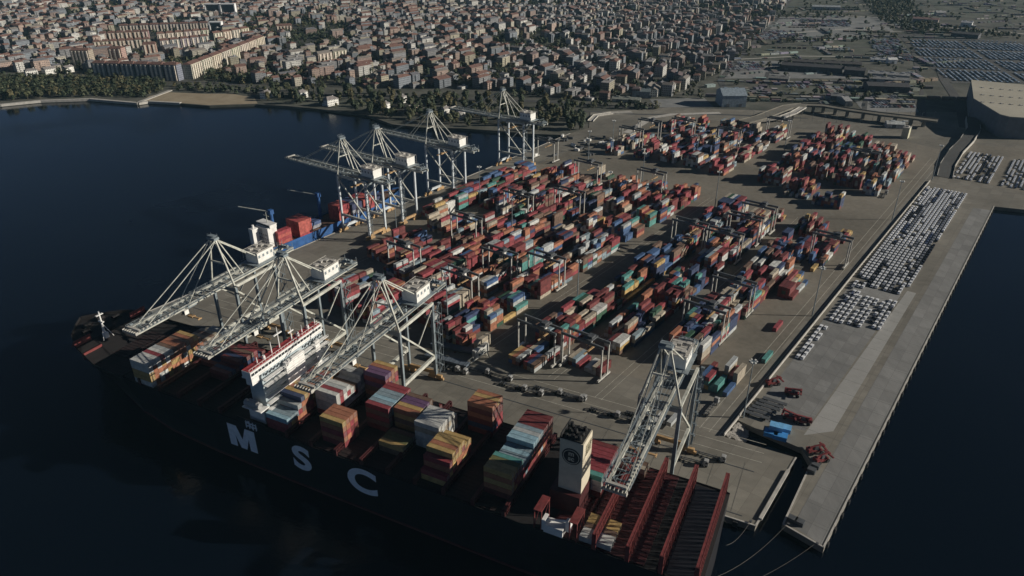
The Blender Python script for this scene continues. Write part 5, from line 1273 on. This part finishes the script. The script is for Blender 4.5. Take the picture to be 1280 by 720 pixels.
shed((765, 127), (800, 129), 8, 4, (.35, .35, .3), (.3, .31, .26), 'low pale wall-like shed on the green lot below town')
shed((902, 134), (932, 134), 34, 15, (.24, .29, .33), (.22, .27, .31), 'big blue grey gabled warehouse at the edge of the fields', 7)
T = thing('control_tower', 'pale yellow block rising at the top of the container yard', 'tower', (*at(1131, 172), 0), Y.rz); mb = MB(); mb.box((0, 0, 6), (7, 10, 12)); mb.build('wall', mat('tower_cream', (.5, .48, .34), .8, .15, .3), T); mb = MB(); mb.box((0, 0, 12.2), (7.6, 10.6, .5)); mb.box((0, 0, 13), (3, 3, 1.4)); mb.build('roof', M_KERB, T)
# the big hall with the pale roof
HZ = 24.0; hp = [at(x, y, HZ) for x, y in [(1214, 100), (1290, 107), (1380, 114), (1400, 150), (1290, 148), (1262, 146), (1250, 143), (1217, 123)]]
T = thing('big_hall', 'huge hall with a flat pale beige roof at the right edge', 'hall', (0, 0, 0)); mb = MB(); mb.prism(hp, -.2, HZ - .5); mb.build('wall', mat('hall_wall_grey', (.13, .14, .16), .8, .2, .1), T)
rf_m = ground_mat('hall_roof_beige', (.33, .31, .25), (.45, .42, .34)); mb = MB(); mb.prism([(p[0], p[1]) for p in hp], HZ - .5, HZ + .3); rf = mb.build('roof', rf_m, T)
mb = MB()
for k in range(6):
    for q in range(3): p = at(1228 + 12 * k, 110 + q * 9 + k, HZ); mb.box((p[0], p[1], HZ + .7), (3, 3, .9))
mb.build('roof_vent', M_KERB, rf)
# viaduct with piers
T = thing('viaduct', 'long curved concrete viaduct crossing behind the container yard', 'viaduct')
vp = [at(x, y, 9) for x, y in [(930, 152), (950, 147), (968, 140), (985, 133.5), (1005, 131), (1030, 132), (1060, 137), (1100, 142.5), (1140, 147), (1172, 151)]]
strip('deck', vp, 15, 9, M_CONC, thick=1.2, parent=T)
for p in vp[:-1]:
    for k in (0, .5):
        q = vp[vp.index(p) + 1]; c = (p[0] + (q[0] - p[0]) * k, p[1] + (q[1] - p[1]) * k); mb = MB(); mb.box((c[0], c[1], 3.8), (2.2, 5, 8.2)); mb.build('pier', M_WALL, T)
T = thing('viaduct_ramp', 'pale ramp peeling off the viaduct towards the yard', 'viaduct')
vp = [at(x, y, z) for x, y, z in [(1004, 134, 9), (992, 141, 8), (978, 146, 6), (962, 149, 4), (940, 152, 2)]]
strip('deck', vp, 8, 9, M_KERB, zs=[9.05, 8, 6, 4, 2], thick=1, parent=T)
for p, z in zip(vp[:-1], (8, 7, 5, 3)): mb = MB(); mb.box((p[0], p[1], z / 2 - .2), (1.6, 3, z)); mb.build('pier', M_WALL, T)
T = thing('curved_ramp', 'curved road ramp with pale parapets beside the big hall', 'road ramp')
vp = P2([(1181, 222), (1184, 208), (1194, 192), (1208, 178), (1216, 166), (1214, 152)]); strip('deck', vp, 13, 1, M_ROAD, zs=[.3, 1, 2, 3.2, 4.4, 5.4], thick=1.0, parent=T)
mb = MB(); n_ = [Vector((*p, 0)) for p in vp]; zz = [.3, 1, 2, 3.2, 4.4, 5.4]
for i in range(5):
    d = (n_[i + 1] - n_[i]).normalized(); q = Vector((-d.y, d.x, 0)) * 6.6
    for s in (-1, 1):
        a, b = n_[i] + q * s, n_[i + 1] + q * s; mb.beam((a.x, a.y, zz[i] / 2 + .4), (b.x, b.y, zz[i + 1] / 2 + .4), .6, zz[i] + 1.6)
mb.build('parapet', M_KERB, T)
T = thing('loop_road', 'pale looped slip road near the head of the west quay', 'road ramp'); vp = P2([(738, 152), (745, 145), (765, 142), (790, 141)]); strip('deck', vp, 7, .8, M_KERB, thick=.8, parent=T)
strip('road', P2([(783, 166), (800, 156), (815, 147), (840, 143), (900, 141)]), 9, .05, M_KERB)
# small buildings, stacks and vehicles of the works area
cl_ = random.Random(91); cw = MB()
for k in range(420):
    px, py = (cl_.uniform(880, 1165), cl_.uniform(-18, 132)) if k < 300 else (cl_.uniform(1170, 1340), cl_.uniform(-20, 40))
    if px < 1010 - (py + 20) * .9 - 20 or (975 < px < 1140 and 74 < py < 118 and cl_.random() < .8): continue
    x, y = at(px, py); n_c = cl_.choice([1, 1, 2, 4, 7]); a = R(cl_.choice([-8, -8, 82, 20]))
    g = cl_.choice([(.10, .10, .105), (.16, .16, .16), (.32, .32, .31), (.20, .20, .19), (.20, .17, .14), (.12, .13, .14)]); L = cl_.uniform(5, 18); Wd = cl_.uniform(3, 9); h = cl_.uniform(1.2, 4)
    for q in range(n_c):
        cw.ct = tuple(v_ * cl_.uniform(.8, 1.2) for v_ in g); cw.box((x + math.cos(a) * q * (L + 3), y + math.sin(a) * q * (L + 3), h / 2 - .1), (L, Wd, h), a, bottom=False)
cw.build('works_yard_clutter', M_TROOF, kind='stuff')
scatter_trees([(885, 96), (960, 30), (1000, -10), (1150, -10), (1160, 60), (1150, 128), (900, 128)], 30, '', '', .28)
for pl_r in ([(905, 75), (1000, 70), (1150, 72)], [(940, 45), (1060, 36), (1130, 40)], [(1060, 60), (1085, 100), (1080, 140)], [(1140, 60), (1150, 100), (1155, 145)], [(960, 90), (950, 120)], [(970, 0), (1080, -4), (1150, 2), (1300, 10)], [(1180, 12), (1300, 22)], [(1190, 30), (1310, 38)], [(1150, 6), (1330, 18)], [(1240, -10), (1270, 40)]): strip('road', P2(pl_r), 6, .02 + .003 * pl_r[0][1] / 100, M_KERB if pl_r[0][1] % 2 else M_ROAD)
# fuel/scrap clutter in the lots near the head of the quay
for k in range(26):
    px, py = tr_.uniform(690, 790), tr_.uniform(170, 196); u, v = Y.inv(at(px, py))
    if u > -356 or not inside(*at(px, py), port): continue
    mb = MB(); mb.box((0, 0, 1.2), (6, 2.3, 2.2)); mb.box((2.2, 0, 2.5), (1.4, 2.2, .5)); mb.box((-.4, 0, 2.4), (3.6, 2.1, .2)); tag(mb.build('parked_van', M_HOUSE if k % 2 else M_CDARK, loc=(*at(px, py), 0), rz=tr_.random() * 3), ('white' if k % 2 else 'dark') + ' van on the lot at the head of the west quay', 'van', 'vans at the head of the west quay')
trees_far3.build('distant_autumn_trees', M_LEAFC, kind='stuff'); trees_far.build('distant_trees', M_LEAFA, kind='stuff'); trees_far2.build('distant_olive_trees', M_LEAFB, kind='stuff')
# small street lamps along the viaduct road
LP0 = None
for k in range(16):
    px = 940 + 15 * k; x, y = at(px, 153 + 1.5 * math.sin(k)); mb = MB(); mb.tube((0, 0, 0), (0, 0, 14), .22, .12, 6); mb.beam((0, 0, 14), (0, -2.4, 14.3), .18); mb.box((0, -2.6, 14.2), (.4, 1.0, .22))
    if LP0 is None: LP0 = mb.mesh('street_lamp', M_CGREY)
    o = bpy.data.objects.new('street_lamp', LP0); col.objects.link(o); o.location = (x, y, 0); tag(o, f'thin grey street lamp before the viaduct, {ORD[k]} from the left', 'street lamp', 'street lamps before the viaduct')
